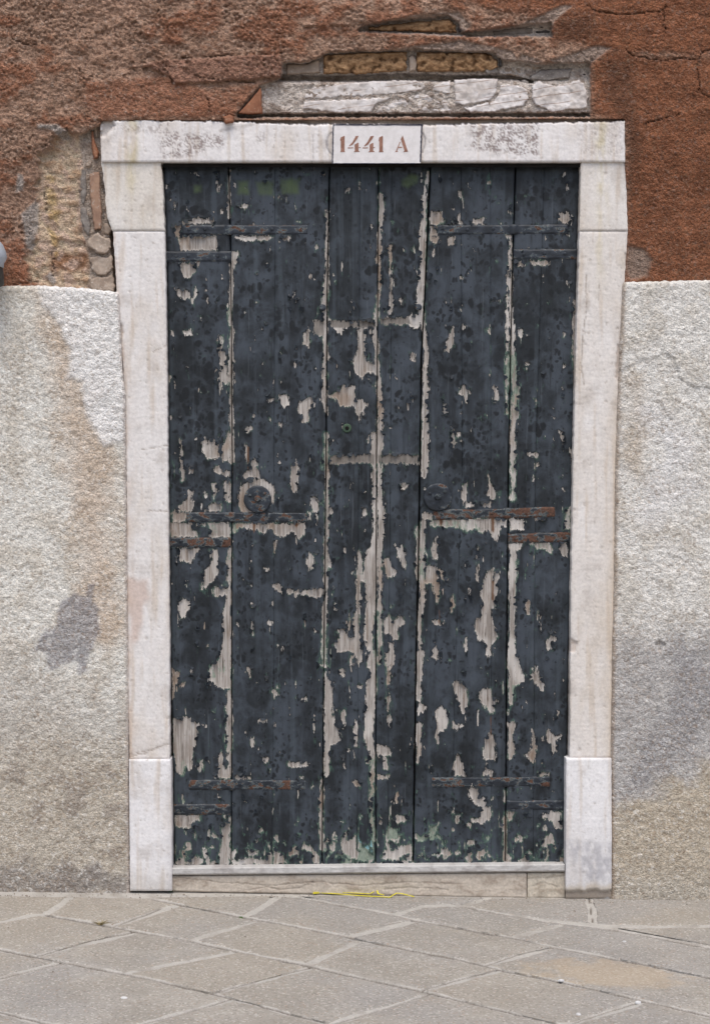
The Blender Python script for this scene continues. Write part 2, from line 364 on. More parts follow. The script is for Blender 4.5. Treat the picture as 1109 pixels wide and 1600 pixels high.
def mat_paving(name, stain=None):
    m = M(name, .88, .2)
    a = m.noise(4.5, 5, .6); b = m.noise(210, 4, .7); v = m.voro(190, out='Color')
    c = m.mix(m.rng(a, .36, .64), C(158,152,143), C(145,139,130))
    oi = m.n.new('ShaderNodeObjectInfo').outputs['Random']
    c = m.mix(m.rng(oi, .2, .9, 0, .5), c, C(152,144,132))
    c = m.mix(m.rng(m.noise(1.6, 3), .42, .62, 0, .45), c, C(142,140,139))
    sp = m.n.new('ShaderNodeSeparateColor'); m.l.new(v, sp.inputs[0])
    c = m.mix(m.rng(sp.outputs[0], .80, .95, 0, .5), c, C(196,190,182)); c = m.mix(m.rng(sp.outputs[1], .80, .95, 0, .5), c, C(112,104,97))
    c = m.mix(m.rng(sp.outputs[2], .93, .99, 0, .4), c, C(152,122,98))
    c = m.mix(m.rng(m.noise(48, 5, .65), .64, .76, 0, .4), c, C(112,106,100)); c = m.mix(m.rng(b, .60, .75, 0, .35), c, C(112,105,100))
    if stain:
        (sx, sy, sz), ex, ey = stain
        d = m.n.new('ShaderNodeVectorMath'); d.operation = 'SUBTRACT'; m.l.new(m.pos, d.inputs[0]); d.inputs[1].default_value = (sx, sy, sz)
        q = m.n.new('ShaderNodeVectorMath'); q.operation = 'MULTIPLY'; m.l.new(d.outputs[0], q.inputs[0]); q.inputs[1].default_value = (1/ex, 1/ey, 0)
        ln = m.n.new('ShaderNodeVectorMath'); ln.operation = 'LENGTH'; m.l.new(q.outputs[0], ln.inputs[0])
        k = m.math('ADD', ln.outputs['Value'], m.rng(m.noise(11, 5, .65), .25, .75, -.5, .5))
        c = m.mix(m.rng(k, 1.15, .55, 0, .32), c, C(178,154,122))
    m.bump(m.math('ADD', m.math('MULTIPLY', b, .6), m.noise(45, 5, .6)), .55, .004); return m.done(c)
MAT_PAVE = mat_paving('trachyte_paving')
_sx = G(955, 1520); MAT_PAVE_OCHRE = mat_paving('ochre_stained_paving', ((float(_sx[0]), float(_sx[1]), 0), .23, .16))
MAT_BED = mat_field('joint_mortar', 190, .16, .5, .002, .93)
MAT_YELLOW = mat_simple('yellow_plastic', C(226,214,60), C(204,190,44), 30, None, .2, .001, .45)
MAT_LEAF = mat_simple('green_leaf', C(70,96,44), C(50,76,36), 60, None, .2, .001, .6)
MAT_STRAW = mat_simple('dry_stalks', C(158,142,104), C(120,108,72), 60, None, .2, .001, .8)
MAT_WHITE = mat_simple('white_scrap', C(208,206,205), C(188,186,184), 60, None, .2, .001, .7)
MAT_CHIP = mat_simple('stone_chip_grey', C(150,146,142), C(120,116,112), 60, None, .4, .002, .9)
MAT_METAL = mat_simple('pale_grey_metal', C(176,182,190), C(160,166,174), 12, None, .1, .001, .42)
MAT_METAL_D = mat_simple('dark_grey_metal', C(66,64,62), C(50,48,47), 20, None, .2, .001, .5)

# ------------------------------------------------------------------ street
STONES = [
 [(-80,1398),(110,1400),(72,1428),(54,1429),(-80,1456)],
 [(115,1400),(231,1403),(280,1413),(252,1420),(177,1446),(74,1429)],
 [(240,1402),(437,1399),(380,1431),(300,1417)],
 [(280,1414),(378,1433),(404,1438),(296,1469),(220,1455),(180,1447)],
 [(-80,1458),(54,1430),(72,1430),(177,1449),(209,1454),(54,1493),(5,1483),(-80,1466)],
 [(215,1456),(296,1470),(370,1486),(195,1520),(97,1503),(56,1495)],
 [(-80,1468),(5,1485),(95,1503),(0,1527),(-80,1548)],
 [(99,1504),(195,1521),(330,1551),(362,1560),(216,1600),(190,1606),(76,1599),(0,1580),(-80,1560),(0,1529)],
 [(373,1487),(476,1507),(488,1510),(332,1551),(197,1521)],
 [(404,1439),(440,1443),(545,1464),(562,1468),(480,1506),(372,1486),(298,1469)],
 [(440,1400),(462,1402),(530,1414),(615,1429),(649,1437),(545,1463),(440,1442),(383,1432)],
 [(466,1400),(640,1400),(760,1402),(723,1416),(700,1413),(657,1416),(616,1428),(530,1413)],
 [(618,1430),(657,1417),(700,1415),(723,1417),(781,1427),(853,1440),(880,1443),(800,1464),(709,1448),(651,1438)],
 [(725,1415),(765,1402),(918,1403),(925,1443),(853,1438),(781,1426)],
 [(922,1403),(1200,1406),(1200,1444),(1077,1446),(1016,1447),(928,1444)],
 [(651,1439),(709,1449),(798,1465),(860,1479),(757,1507),(711,1497),(562,1468),(547,1464)],
 [(883,1443),(933,1449),(998,1460),(1070,1474),(1200,1499),(1200,1545),(1070,1519),(997,1504),(862,1478),(802,1465)],
 [(958,1450),(1016,1449),(1077,1448),(1200,1446),(1200,1496),(1070,1472),(998,1457)],
 [(563,1470),(711,1498),(757,1509),(780,1514),(660,1546),(545,1523),(482,1507)],
 [(864,1480),(997,1506),(1070,1520),(1200,1547),(1200,1607),(1109,1586),(1005,1562),(889,1536),(782,1514),(760,1508)],
 [(490,1511),(545,1525),(657,1548),(672,1552),(516,1599),(422,1575),(364,1560),(334,1552)],
 [(662,1547),(782,1516),(889,1537),(1003,1563),(893,1598),(868,1598),(750,1570)],
 [(674,1553),(750,1571),(860,1597),(780,1624),(640,1650),(518,1600)],
 [(366,1561),(422,1576),(514,1600),(400,1640),(216,1602)],
 [(1007,1564),(1109,1588),(1200,1609),(1200,1650),(1000,1650),(872,1600),(893,1600)],
 [(-80,1562),(0,1582),(76,1601),(188,1608),(100,1660),(-80,1660)],
]
CRACKS = [
 [(-80,1466),(5,1484),(54,1494),(97,1503),(162,1515),(224,1527),(325,1550),(400,1568),(422,1575),(516,1599),(640,1625)],
 [(72,1429),(177,1448),(220,1456),(296,1470),(400,1492),(476,1507),(545,1524),(657,1547),(750,1570),(868,1598),(950,1618)],
 [(231,1404),(310,1418),(382,1433),(440,1443),(505,1456),(552,1465),(638,1483),(711,1497),(763,1510),(788,1516),(889,1536),(1005,1563),(1070,1578),(1109,1587),(1200,1608)],
 [(462,1402),(530,1414),(613,1430),(649,1438),(709,1448),(806,1466),(860,1479),(933,1493),(997,1504),(1070,1519),(1200,1546)],
 [(723,1416),(781,1427),(853,1440),(933,1449),(998,1459),(1070,1474),(1200,1498)],
 [(-80,1560),(0,1580),(76,1599),(150,1614)],
 [(177,1447),(252,1419)],[(56,1494),(144,1468),(213,1455)],[(0,1528),(97,1504)],[(289,1582),(362,1560)],[(216,1601),(289,1582)],
 [(332,1551),(422,1526),(488,1510)],[(523,1598),(602,1575),(672,1552)],[(660,1546),(711,1531),(780,1514)],[(757,1508),(817,1488),(862,1479)],
 [(893,1598),(954,1578),(1005,1563)],[(920,1404),(925,1440)],
]
# mortar bed, one sheet reaching far past the frame; hair cracks run along its joints
gx = np.concatenate([np.linspace(-2600, -60, 24), np.arange(-50, 1170, 2.5), np.linspace(1180, 3600, 24)])
gy = np.concatenate([np.arange(1384, 1640, 1.0), np.array([1650, 1680, 1740, 1840, 2000, 2300, 2900, 4500])])
PX, PY = np.meshgrid(gx, gy)
cr = np.full(PX.shape, -9.0)
for i, c in enumerate(CRACKS):
    pts = rough_poly(c, 14, 1.6, 40+i, .05)[:-1] if False else np.array(c, float)
    w = (1.3 if i == 4 else 2.6) if i < 6 else 1.8
    X2 = PX; Y2 = PY + .6*pn(PX*.05+7, PY*.1, 70+i)
    cr = np.maximum(cr, sdf_line([(x, y, w) for x, y in c], X2, Y2, 9) + .5*pn(PX*.1, PY*.2, 3) - (0 if i < 6 else .25))
zz = -.0022 - .009*sm(cr, -.5, .6) + .0008*fbm(PX*.05, PY*.12, 3, 9)
x, y, z = G(PX, PY, 0); V = np.stack([x, y, z+zz], -1)
far = gy.size; idx = np.arange(V[...,0].size).reshape(PX.shape)
q = np.stack([idx[:-1,:-1], idx[1:,:-1], idx[1:,1:], idx[:-1,1:]], -1).reshape(-1, 4)
mc = mixc(np.broadcast_to(C(172,167,160), PX.shape+(3,)), C(154,148,140), sm(fbm(PX*.02, PY*.05, 4, 21), -.1, .5))
mc = mixc(mc, C(80,71,62), sm(cr, -.5, .3)*.9)
pavement = link('pavement', mesh_np('pavement', V.reshape(-1,3), q, col=mc.reshape(-1,3)), MAT_BED); tag(pavement, 'street paved in worn grey-beige stone slabs laid askew with pale mortar joints', None, None, 'structure')
# the street carries on under the wall and far behind the camera
def sheet(name, x0, x1, y0, y1, dz, mat, parent):
    me = bpy.data.meshes.new(name); me.from_pydata([(x0,y0,gz(x0)+dz),(x1,y0,gz(x1)+dz),(x1,y1,gz(x1)+dz),(x0,y1,gz(x0)+dz)], [], [(0,1,2,3)]); me.update()
    return link(name, me, mat, parent)
g_o = sheet('ground', -60, 60, -80, 12, -.03, MAT_PAVE, None); tag(g_o, 'open street ground around the paved strip', None, None, 'structure')

def paving(pts, i):
    pts = np.array(pts, float); gx_, gy_, gz_ = G(pts[:,0], pts[:,1]); p2 = np.stack([gx_, gy_], -1)
    o = []
    for a, b in zip(p2, np.roll(p2, -1, 0)):
        n = max(1, int(np.hypot(*(b-a))/.018))
        for k in range(n): o.append(a+(b-a)*k/n)
    o = np.array(o); area = .5*np.sum(o[:,0]*np.roll(o[:,1], -1)-np.roll(o[:,0], -1)*o[:,1])
    if area < 0: o = o[::-1]
    t = np.roll(o, -2, 0)-np.roll(o, 2, 0); t /= np.linalg.norm(t, axis=1)[:,None]+1e-9; nrm = np.stack([-t[:,1], t[:,0]], -1)
    ins = .010 + .009*pn(o[:,0]*7, o[:,1]*7, i) + .005*pn(o[:,0]*28, o[:,1]*28, i+5)
    o = o + nrm*np.clip(ins, .004, .026)[:,None]
    n = len(o); V = []
    tilt = np.random.uniform(-.0012, .0012, 2)*(i not in (14, 16, 17)); c = o.mean(0)
    for f, dz in ((0, -.012), (0, -.0025), (.004, .0002), (.012, .0010)):
        q = o + nrm*f; h = np.array([gz(v) for v in q[:,0]]) + dz + (q-c)@tilt*.4*(dz > 0) + (.0006*pn(q[:,0]*20, q[:,1]*20, i) if dz > 0 else 0)
        V.append(np.c_[q, h])
    V = np.concatenate(V); F = [list(range(3*n, 4*n))] + [[k*n+a, k*n+(a+1) % n, (k+1)*n+(a+1) % n, (k+1)*n+a] for k in range(3) for a in range(n)]
    me = bpy.data.meshes.new('paving_stone'); me.from_pydata([tuple(v) for v in V], [], F); me.update()
    return link('paving_stone', me, MAT_PAVE_OCHRE if i == 19 else MAT_PAVE, pavement)
for i, s in enumerate(STONES): paving(s, i)
# the same courses carried on beside and in front of the frame
_o = np.array(G(404, 1439))[:2]; _a = np.array(G(562, 1468))[:2]-_o; _b = np.array(G(298, 1469))[:2]-_o
for i in range(-14, 15):
    for j in range(-14, 15):
        c = _o+_a*(i+.5)+_b*(j+.5)
        if c[1] > -.35 or c[1] < -4.6 or abs(c[0]) > 3.4: continue
        v = np.array([c[0], c[1]+CAM_D, gz(c[0])-CAM_H]); w = v[1]*CP-v[2]*SP
        if w > .3:
            u_ = PPX+F_PX*v[0]/w; t_ = PPY-F_PX*(v[1]*SP+v[2]*CP)/w
            if -190 < u_ < 1310 and t_ < 1665: continue
        q4 = [_o+_a*i+_b*j, _o+_a*(i+1)+_b*j, _o+_a*(i+1)+_b*(j+1), _o+_a*i+_b*(j+1)]
        me = bpy.data.meshes.new('paving_stone'); V = []
        for f, dz in ((.955, -.012), (.955, -.002), (.94, .0008)):
            for p in q4: q = c+(p-c)*f; V.append((q[0], q[1], gz(q[0])+dz))
        me.from_pydata(V, [], [(8,9,10,11)]+[(4*k+a, 4*k+(a+1) % 4, 4*k+4+(a+1) % 4, 4*k+4+a) for k in range(2) for a in range(4)]); me.update(); link('paving_stone', me, MAT_PAVE, pavement)

# ------------------------------------------------------------------ the wall
wall = thing('weathered_wall', 'old house wall with crumbling red plaster above and pale rough render below', 'wall', (0, 0, float(gz(0))))

# ---- upper coat of red plaster, one crumbling skin
fx = np.concatenate([np.linspace(-900, -20, 60), np.arange(-8, 1118, 1.9), np.linspace(1130, 2000, 60)])
fy = np.concatenate([np.linspace(-700, -20, 46), np.arange(-8, 470, 1.9)])
PX, PY = np.meshgrid(fx, fy)
n_lo = fbm(PX*.008, PY*.012, 4, 1); n_md = fbm(PX*.035, PY*.05, 4, 2); n_hi = fbm(PX*.13, PY*.17, 3, 3); n_st = 0
inside = sm(PX, -40, -8)*sm(-PX, -1150, -1118)*sm(PY, -40, -8)
n_hi = n_hi*inside; n_md = n_md*(.35+.65*inside)
bil = .35+(np.abs(pn(PX*.11, PY*.12, 5)) + .5*np.abs(pn(PX*.26, PY*.28, 6))-.35)*inside
wob = 4*n_md + 1.5*n_hi
S = lambda pts, amp=1.0: sdf_poly(pts, PX, PY, 30) + amp*wob
right_red = sm(np.maximum.reduce([S([(921,102),(945,76),(962,72),(1010,86),(2100,80),(2100,480),(973,480),(980,187),(922,183)], .3), S([(700,5),(2100,-900),(2100,90),(960,85),(860,60),(868,28),(840,12)], .6)]), -10, 12)
smooth_red = sm(np.maximum.reduce([S([(135,130),(250,118),(275,115),(300,135),(330,140),(405,132),(370,178),(350,186),(150,186),(130,160)], .8), S([(-60,480),(-60,400),(30,370),(60,420),(70,480)], 1)]), -6, 8)
red_soft = np.clip(sm(n_lo + .5*n_md + .35*sm(PX, 380, 620)*sm(PY, 140, 0) + .35*sm(PX, 70, -20), .08, .55), 0, 1)
pink = C(160,129,110); mud = C(134,104,86); red = C(142,92,68); redr = C(118,77,56); redd = C(88,61,47)
col = mixc(np.broadcast_to(pink, PX.shape+(3,)), mud, sm(n_md+.4*n_lo, -.25, .45))
col = mixc(col, red, red_soft*.62)
col = mixc(col, C(138,92,70), smooth_red*.75)
col = mixc(col, mixc(np.broadcast_to(redr, PX.shape+(3,)), C(134,88,64), sm(n_md, -.3, .5)), right_red)
dk = np.maximum.reduce([S([(945,95),(985,95),(990,180),(1000,240),(985,280),(975,190),(950,150)], 2), S([(870,25),(925,25),(930,60),(870,62)], 2)])
col = mixc(col, redd, sm(dk, -14, 10)*.7)
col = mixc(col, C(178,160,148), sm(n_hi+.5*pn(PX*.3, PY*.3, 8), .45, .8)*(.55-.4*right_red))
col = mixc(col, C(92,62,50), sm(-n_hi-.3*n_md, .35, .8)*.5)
# depth
D = .050 + .008*n_lo + .004*n_md*(1-.7*right_red)
rnd_ = np.random.normal(0, 1, PX.shape); rnd_ = (rnd_+np.roll(rnd_, 1, 0)+np.roll(rnd_, 1, 1)+np.roll(rnd_, (1, 1), (0, 1)))/2
rnd_ = rnd_*inside; grit = (.6*pn(PX*.22, PY*.24, 12)+.5*pn(PX*.37, PY*.37, 13))*inside*(.45+.95*sm(fbm(PX*.011, PY*.015, 3, 19), -.35, .45))
D += (.0022*n_hi + .0034*(bil-.35) + .0020*pn(PX*.06, PY*.08, 11) + .0060*grit + .0016*rnd_)*(1-.58*right_red-.40*smooth_red)
D += .0012*right_red*pn(PX*.1, PY*.3, 15) + .006*smooth_red
gm_ = sm(grit+.5*rnd_*.4, .45, 1.0)
D -= .022*sm(PY, 215, 330)
D += .010*sm(S([(60,60),(260,5),(330,90),(190,110)], 2), -20, 14)*n_md
# plaster sheet broken away along this line: thicker coat above the smooth red band
led = S([(208,104),(240,98),(275,92),(330,90),(438,85),(443,120),(330,128),(275,130),(262,118),(235,104)], .8)
D += .014*sm(led, -1.5, 1.5); col = mixc(col, C(138,100,84), sm(led, -2, 2)*.7)
led2 = S([(505,10),(640,-5),(700,0),(690,22),(560,38),(470,42)], 1.0); D += .008*sm(led2, -2, 2)
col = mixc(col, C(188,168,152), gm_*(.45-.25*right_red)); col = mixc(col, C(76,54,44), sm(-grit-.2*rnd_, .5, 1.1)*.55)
# pale mortar lips round the holes
lips = np.maximum.reduce([S([(495,95),(560,86),(640,74),(720,62),(800,80),(810,96),(650,79),(512,84),(500,100)], .4), S([(600,34),(660,22),(716,18),(735,40),(722,55),(716,36),(690,26),(610,36)], .4),
  S([(800,42),(880,8),(892,10),(866,32),(862,40),(805,44)], .5), S([(860,94),(930,72),(955,74),(922,98),(870,100)], .5), S([(770,84),(795,88),(800,104),(790,105),(778,94)], .3), S([(815,82),(850,98),(800,102)], .5)])
col = mixc(col, C(158,140,128), sm(lips, -2, 2)*.85); D -= .006*sm(lips, -2, 2)
# recesses where plaster is gone
rec = np.maximum.reduce([
  S([(413,132),(440,124),(443,98),(475,99),(498,92),(512,83),(650,79),(770,83),(785,96),(850,101),(920,98),(921,182),(372,183),(371,178),(410,132)], .55),
  S([(565,42),(610,34),(700,25),(716,36),(722,56),(640,52),(560,48)], .3),
  S([(722,52),(800,43),(860,36),(861,57),(800,56),(730,57)], .3)])
rm = sm(rec+1.6*pn(PX*.2, PY*.2, 77), -2.6, 1.6)
deep = sm(np.maximum(sdf_line([(440,122,9),(520,123,9),(640,120,10),(700,123,10),(800,121,6),(830,128,4)], PX, PY, 20), sdf_line([(372,182,6),(500,181,6),(700,181,7),(925,181,8)], PX, PY, 20)) + 1.5*n_hi, -1.5, 1.5)
D = D*(1-rm) + rm*(.008 + .019*sm(PY, 122, 132) + .007*n_md + .005*n_hi - .042*deep)
col = mixc(col, mixc(np.broadcast_to(C(194,183,174), PX.shape+(3,)), C(150,135,124), sm(n_md+.6*n_hi, -.05, .55)), rm)
# eroded yellow stone and grey mortar left of the frame
yel = sm(S([(62,236),(90,216),(130,206),(133,262),(128,300),(126,345),(134,385),(142,398),(145,450),(60,450),(40,408),(52,372),(50,330),(62,296)], 3.0), -5, 5)
ystr = .6*fbm(PX*.03+.3*n_md, PY*.10+.5*n_md, 4, 14)+.6*fbm(PX*.07, PY*.08, 4, 16)
ycol = mixc(np.broadcast_to(C(194,172,148), PX.shape+(3,)), C(168,138,112), sm(ystr, -.1, .5)); ycol = mixc(ycol, C(186,170,146), sm(-ystr+.4*n_hi, .15, .6))
ycol = mixc(ycol, C(128,82,52), sm(sdf_poly([(75,395),(140,395),(143,425),(80,425)], PX, PY, 20)+6*n_md, -6, 8)*.8)
ycol = mixc(ycol, C(172,142,88), sm(sdf_line([(80,280,12),(84,330,16),(82,360,12),(88,400,6)], PX, PY, 20)+5*n_md, -4, 4)*.6)
ycol = mixc(ycol, C(186,160,144), sm(fbm(PX*.05, PY*.05, 3, 18), -.1, .4)*.8); ycol = mixc(ycol, C(104,76,54), sm(-ystr-.5*n_hi, .45, .9)*.7)
col = mixc(col, ycol, yel); D = D*(1-yel) + yel*(.016 + .012*ystr + .003*n_hi)
colm = sm(S([(124,212),(158,196),(160,250),(168,300),(176,365),(184,470),(140,470),(140,400),(128,360),(124,300),(130,262)], .7), -2, 2)
col = mixc(col, mixc(np.broadcast_to(C(168,154,142), PX.shape+(3,)), C(142,124,110), sm(n_md, -.1, .5)), colm); D = D*(1-colm) + colm*(.016 + .008*n_md + .004*(bil-.3))
gp = np.maximum.reduce([S([(58,194),(90,194),(106,206),(113,218),(100,220),(82,204),(60,202)], .5), S([(28,270),(38,272),(38,298),(24,302)], .5), S([(33,335),(58,308),(62,330),(58,372),(50,398),(40,380)], .8), S([(70,432),(80,424),(90,440),(84,446)], .5)])
col = mixc(col, C(160,150,143), sm(gp, -2, 3)*.9); D += .004*sm(gp, -2, 2)
gr2 = S([(982,385),(1005,390),(1018,405),(1010,430),(985,436),(976,420)], .8); col = mixc(col, C(142,124,112), sm(gr2, -4, 4)*.85); D -= .008*sm(gr2, -3, 3)
# cracks
K = [[(918,8),(925,15),(950,21),(985,23),(1010,19),(1036,18)],[(1036,18),(1035,40),(1040,52)],[(1036,18),(1042,0)],[(978,78),(985,85),(1005,90),(1035,95),(1065,90),(1090,94)],[(1090,94),(1088,110),(1092,130),(1090,145),(1109,152)],[(1090,94),(1098,80),(1115,76)],
     [(1005,194),(1025,188),(1048,182),(1060,178)],[(208,96),(207,108),(215,112),(235,104)],[(275,92),(330,89),(380,86),(440,84)],[(305,118),(340,126),(400,130)],[(250,108),(262,112),(270,130)],[(323,150),(330,175)],[(20,60),(40,70),(60,72)],[(70,300),(72,330)],[(82,395),(84,410),(82,430)],[(60,440),(20,444)]]
ck = np.full(PX.shape, -14.0)
for k in K: ck = np.maximum(ck, sdf_line([(a, b, 1.3) for a, b in k], PX+4*n_hi, PY+2*pn(PX*.1, PY*.1, 44), 14))
D -= .010*sm(ck, -.8, .9); col = mixc(col, C(64,46,38), sm(ck, -.6, .8)*.6)
# behind the stone frame the skin steps back
fr = sm(np.maximum(sdf_poly([(159,190),(974,187),(976,300),(972,480),(182,480),(163,260)], PX, PY, 20), -20), -1.0, 1.5)
D = D*(1-fr) + fr*(-.03)
drop = (PX[:-1,:-1] > 215) & (PX[:-1,:-1] < 925) & (PY[:-1,:-1] > 235)
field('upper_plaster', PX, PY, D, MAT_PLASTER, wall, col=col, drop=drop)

# ---- rough render below, one apron each side of the door
def render_apron(side):
    if side < 0:
        e = curve([(440,186),(462,187),(480,187),(512,190),(560,191),(600,196),(700,197),(800,198),(900,199),(1100,201),(1300,202),(1388,203),(1410,203)])
        top = lambda x: np.interp(x, [-900,0,60,130,184,190], [447,447,446,450,456,459])
        fx = np.concatenate([np.linspace(-900, -20, 40), np.arange(-8, 160, 1.9)]); ex = lambda y: e(y)
    else:
        e = curve([(430,973),(445,972),(540,968),(600,965),(750,960),(900,958.5),(1000,956),(1184,953.5),(1400,954),(1420,954)])
        top = lambda x: np.interp(x, [960,1109,2000], [441,437.5,437])
        fx = np.concatenate([np.arange(1000, 1118, 1.9), np.linspace(1130, 2000, 40)])
    vy = np.linspace(0, 1, 505)
    bot = 1396.0 if side < 0 else 1412.0
    X0 = np.tile(fx, (len(vy), 1)); Y0 = 440 + vy[:,None]*(bot-440) + 0*X0
    eb = e(Y0[:,:1])
    if side < 0:
        u = np.linspace(0, 1, 22)[None,1:]; X = np.concatenate([X0, X0[:,-1:]*(1-u)+eb*u], 1)
    else:
        u = np.linspace(0, 1, 24)[None,:-1]; X = np.concatenate([eb*(1-u)+X0[:,:1]*u, X0], 1)
    t = top(X); Y = t + vy[:,None]*(bot-t) + 1.6*pn(X*.12, 0*X+3, 7)*(1-vy[:,None])**6
    PX, PY = X, Y
    de = (e(PY)-PX) if side < 0 else (PX-e(PY))
    dt = PY - top(PX)
    n_lo = fbm(PX*.006, PY*.006, 4, 61+side); n_md = fbm(PX*.022, PY*.02, 4, 62+side); n_hi = fbm(PX*.1, PY*.1, 3, 63)
    g1 = np.abs(pn(PX*.20+.4*n_hi, PY*.23, 64)); g2 = np.abs(pn(PX*.36, PY*.40, 65)); g3 = pn(PX*.42, PY*.42, 66)
    rn = np.random.normal(0, 1, PX.shape); rn = (rn+np.roll(rn, 1, 0)+np.roll(rn, 1, 1)+np.roll(rn, (1, 1), (0, 1)))/2
    grain = .22*g1+.36*g2+.12*rn+.20*pn(PX*.30, PY*.46, 68)
    grain = .22+(grain-.22)*(.35+.75*sm(fbm(PX*.012, PY*.02, 3, 69), -.45, .45))
    inside = sm(PX, -40, -8)*sm(-PX, -1150, -1118); n_hi = n_hi*inside; g3 = g3*inside; rn = rn*inside; grain = .22+(grain-.22)*inside
    if side < 0:
        coat = sm(sdf_poly([(58,440),(192,445),(194,560),(199,690),(165,692),(150,676),(132,640),(128,598),(104,592),(112,540),(95,508),(66,482)], PX, PY, 30)+9*n_md+3*n_hi, -6, 6)
        col = mixc(np.broadcast_to(C(214,210,202), PX.shape+(3,)), C(201,194,183), sm(n_md, -.2, .4))
        col = mixc(col, C(184,160,138), sm(sdf_line([(70,470,30),(95,540,34),(120,640,60),(140,730,70),(150,830,50),(165,980,50)], PX, PY, 60)+22*n_md, -30, 22)*.62)
        col = mixc(col, C(224,221,219), coat*.8)
        col = mixc(col, C(180,174,166), sm(PY+60*n_lo+30*n_md-PX*.25, 960, 1120)*.8)
        col = mixc(col, C(176,165,149), sm(PY+60*n_lo, 1090, 1240)*.7)
        col = mixc(col, C(148,138,128), sm(n_md+.5*n_lo, .12, .5)*sm(PY, 1000, 1250)*.75)
        col = mixc(col, C(128,122,118), sm(sdf_line([(-80,1378,44),(90,1372,40),(200,1384,30)], PX, PY, 60)+30*n_md+4*n_hi, -18, 10)*.7)
        stain = sdf_poly(crop([(260,250),(330,225),(380,230),(385,180),(410,180),(405,240),(435,290),(435,390),(400,470),(385,560),(345,575),(330,525),(290,530),(230,560),(195,550),(205,490),(150,465),(180,400),(200,370),(250,370)], 0, 850, 2.807), PX, PY, 30)
        col = mixc(col, C(140,137,140), sm(stain+4*n_md+3*n_hi, -3, 4)*.78)
        col = mixc(col, C(190,178,170), sm(-de, -6, -2)*.6)
    else:
        coat = sm(sdf_poly([(900,400),(2100,400),(2100,612),(1109,608),(1080,604),(1062,590),(1053,556),(1040,551),(1002,563),(972,577),(900,590)], PX, PY, 30)+2*n_hi+2*n_md, -1.5, 1.5)
        col = mixc(np.broadcast_to(C(214,210,204), PX.shape+(3,)), C(201,195,186), sm(n_md, -.2, .4))
        col = mixc(col, C(176,160,142), sm(sdf_line([(990,600,26),(1000,660,30),(985,740,20)], PX, PY, 50)+16*n_md, -20, 16)*.55)
        col = mixc(col, C(215,212,211), sm(sdf_line([(1010,640,30),(1060,700,50),(1010,800,30),(1080,760,30)], PX, PY, 60)+24*n_md, -20, 20)*.65)
        gz_ = sm(PY+50*n_lo+28*n_md+.15*(PX-1000), 925, 1040)
        col = mixc(col, C(162,158,156), gz_*.85)
        col = mixc(col, C(138,136,138), sm(sdf_line([(1060,1000,30),(1100,1080,70),(1030,1180,70),(990,1230,30)], PX, PY, 60)+30*n_md, -20, 24)*.6)
        col = mixc(col, C(178,165,145), sm(PY-.45*(1000-PX)*0-(1262-.45*(PX-960))+34*n_md, -22, 26)*.8)
        col = mixc(col, C(172,166,156), sm(PY+24*n_md, 1340, 1390)*.5)
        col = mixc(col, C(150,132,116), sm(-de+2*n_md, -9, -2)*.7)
        hole = sdf_poly([(1022,1005),(1030,1000),(1040,1006),(1034,1018),(1024,1016)], PX, PY, 14)+2*n_hi
    col = col*(1 + .09*n_hi[...,None])
    cw = sm(.17-grain, .0, .22)                              # browner in the hollows between the grains
    col = mixc(col, C(150,130,108), cw*.34*(1-.5*coat)); col = mixc(col, C(232,229,224), sm(grain, .27, .52)*.38)
    col = mixc(col, C(112,98,84), sm(g3+.6*n_hi, .75, 1.1)*.6)
    D = .050 + .004*n_lo + .003*n_md + .0034*(grain-.22) + .0012*g3 + .003*n_hi + .004*coat
    if side > 0: D -= .008*sm(hole, -1.5, 1.5)
    D -= .009*np.clip(1-de/5, 0, 1)**2 + .012*np.clip(1-dt/5, 0, 1)**2
    field('rough_render', PX, PY, D, MAT_RENDER, wall, col=col, back=-.06)
render_apron(-1); render_apron(1)

# ---- bricks, broken stones and tile bits bared by the lost plaster
def wl(name, pts, df, mat, seed, round_px=3, amp=.002, **k):
    return slab(name, pts, df, -.03, mat, wall, seed=seed, amp=amp, rnd=round_px, **{a: b for a, b in k.items() if a in ('edge', 'freq', 'tilt', 'stra')})
wl('brick', [(504,86),(560,82),(636,80),(636,111),(570,116),(505,116)], .028, MAT_OCHRE, 1, amp=.012, freq=.09, edge=1.8)
wl('brick', [(650,81),(760,82),(776,92),(779,104),(768,112),(652,113),(648,98)], .028, MAT_OCHRE, 2, amp=.012, freq=.09, edge=1.8)
wl('brick', [(574,42),(620,37),(700,29),(712,38),(714,52),(640,50),(576,48)], .030, MAT_OCHRE, 3, amp=.010, freq=.09, edge=1.5)
wl('mortar_lump', [(637,88),(646,85),(654,98),(650,112),(638,113)], .024, MAT_PEBBLE, 4, amp=.003)
wl('mortar_lump', [(446,99),(480,98),(500,90),(501,114),(470,117),(447,118)], .020, MAT_BEIGE, 5, amp=.003)
wl('mortar_lump', [(756,108),(764,98),(776,104),(782,116),(758,117)], .024, MAT_GREYM, 6, amp=.002)
wl('pebble', [(778,90),(784,89),(785,104),(779,106)], .028, MAT_SLATE, 7, amp=.001, edge=.5)
wl('mortar_lump', [(786,104),(830,103),(870,104),(866,118),(820,121),(786,118)], .006, MAT_BEIGE, 8, amp=.004)
wl('mortar_lump', [(828,118),(845,108),(893,106),(890,122),(850,128),(826,126)], .022, MAT_GREYM, 9, amp=.004)
wl('slate_shim', [(896,106),(919,104),(920,112),(897,113)], .002, MAT_SLATE, 10, amp=.001, edge=.6)
wl('slate_shim', [(894,114),(919,113),(920,119),(893,120)], .008, MAT_SLATE, 11, amp=.001, edge=.6)
wl('slate_shim', [(836,38),(860,34),(861,44),(838,46)], .004, MAT_SLATE, 12, amp=.001, edge=.6)
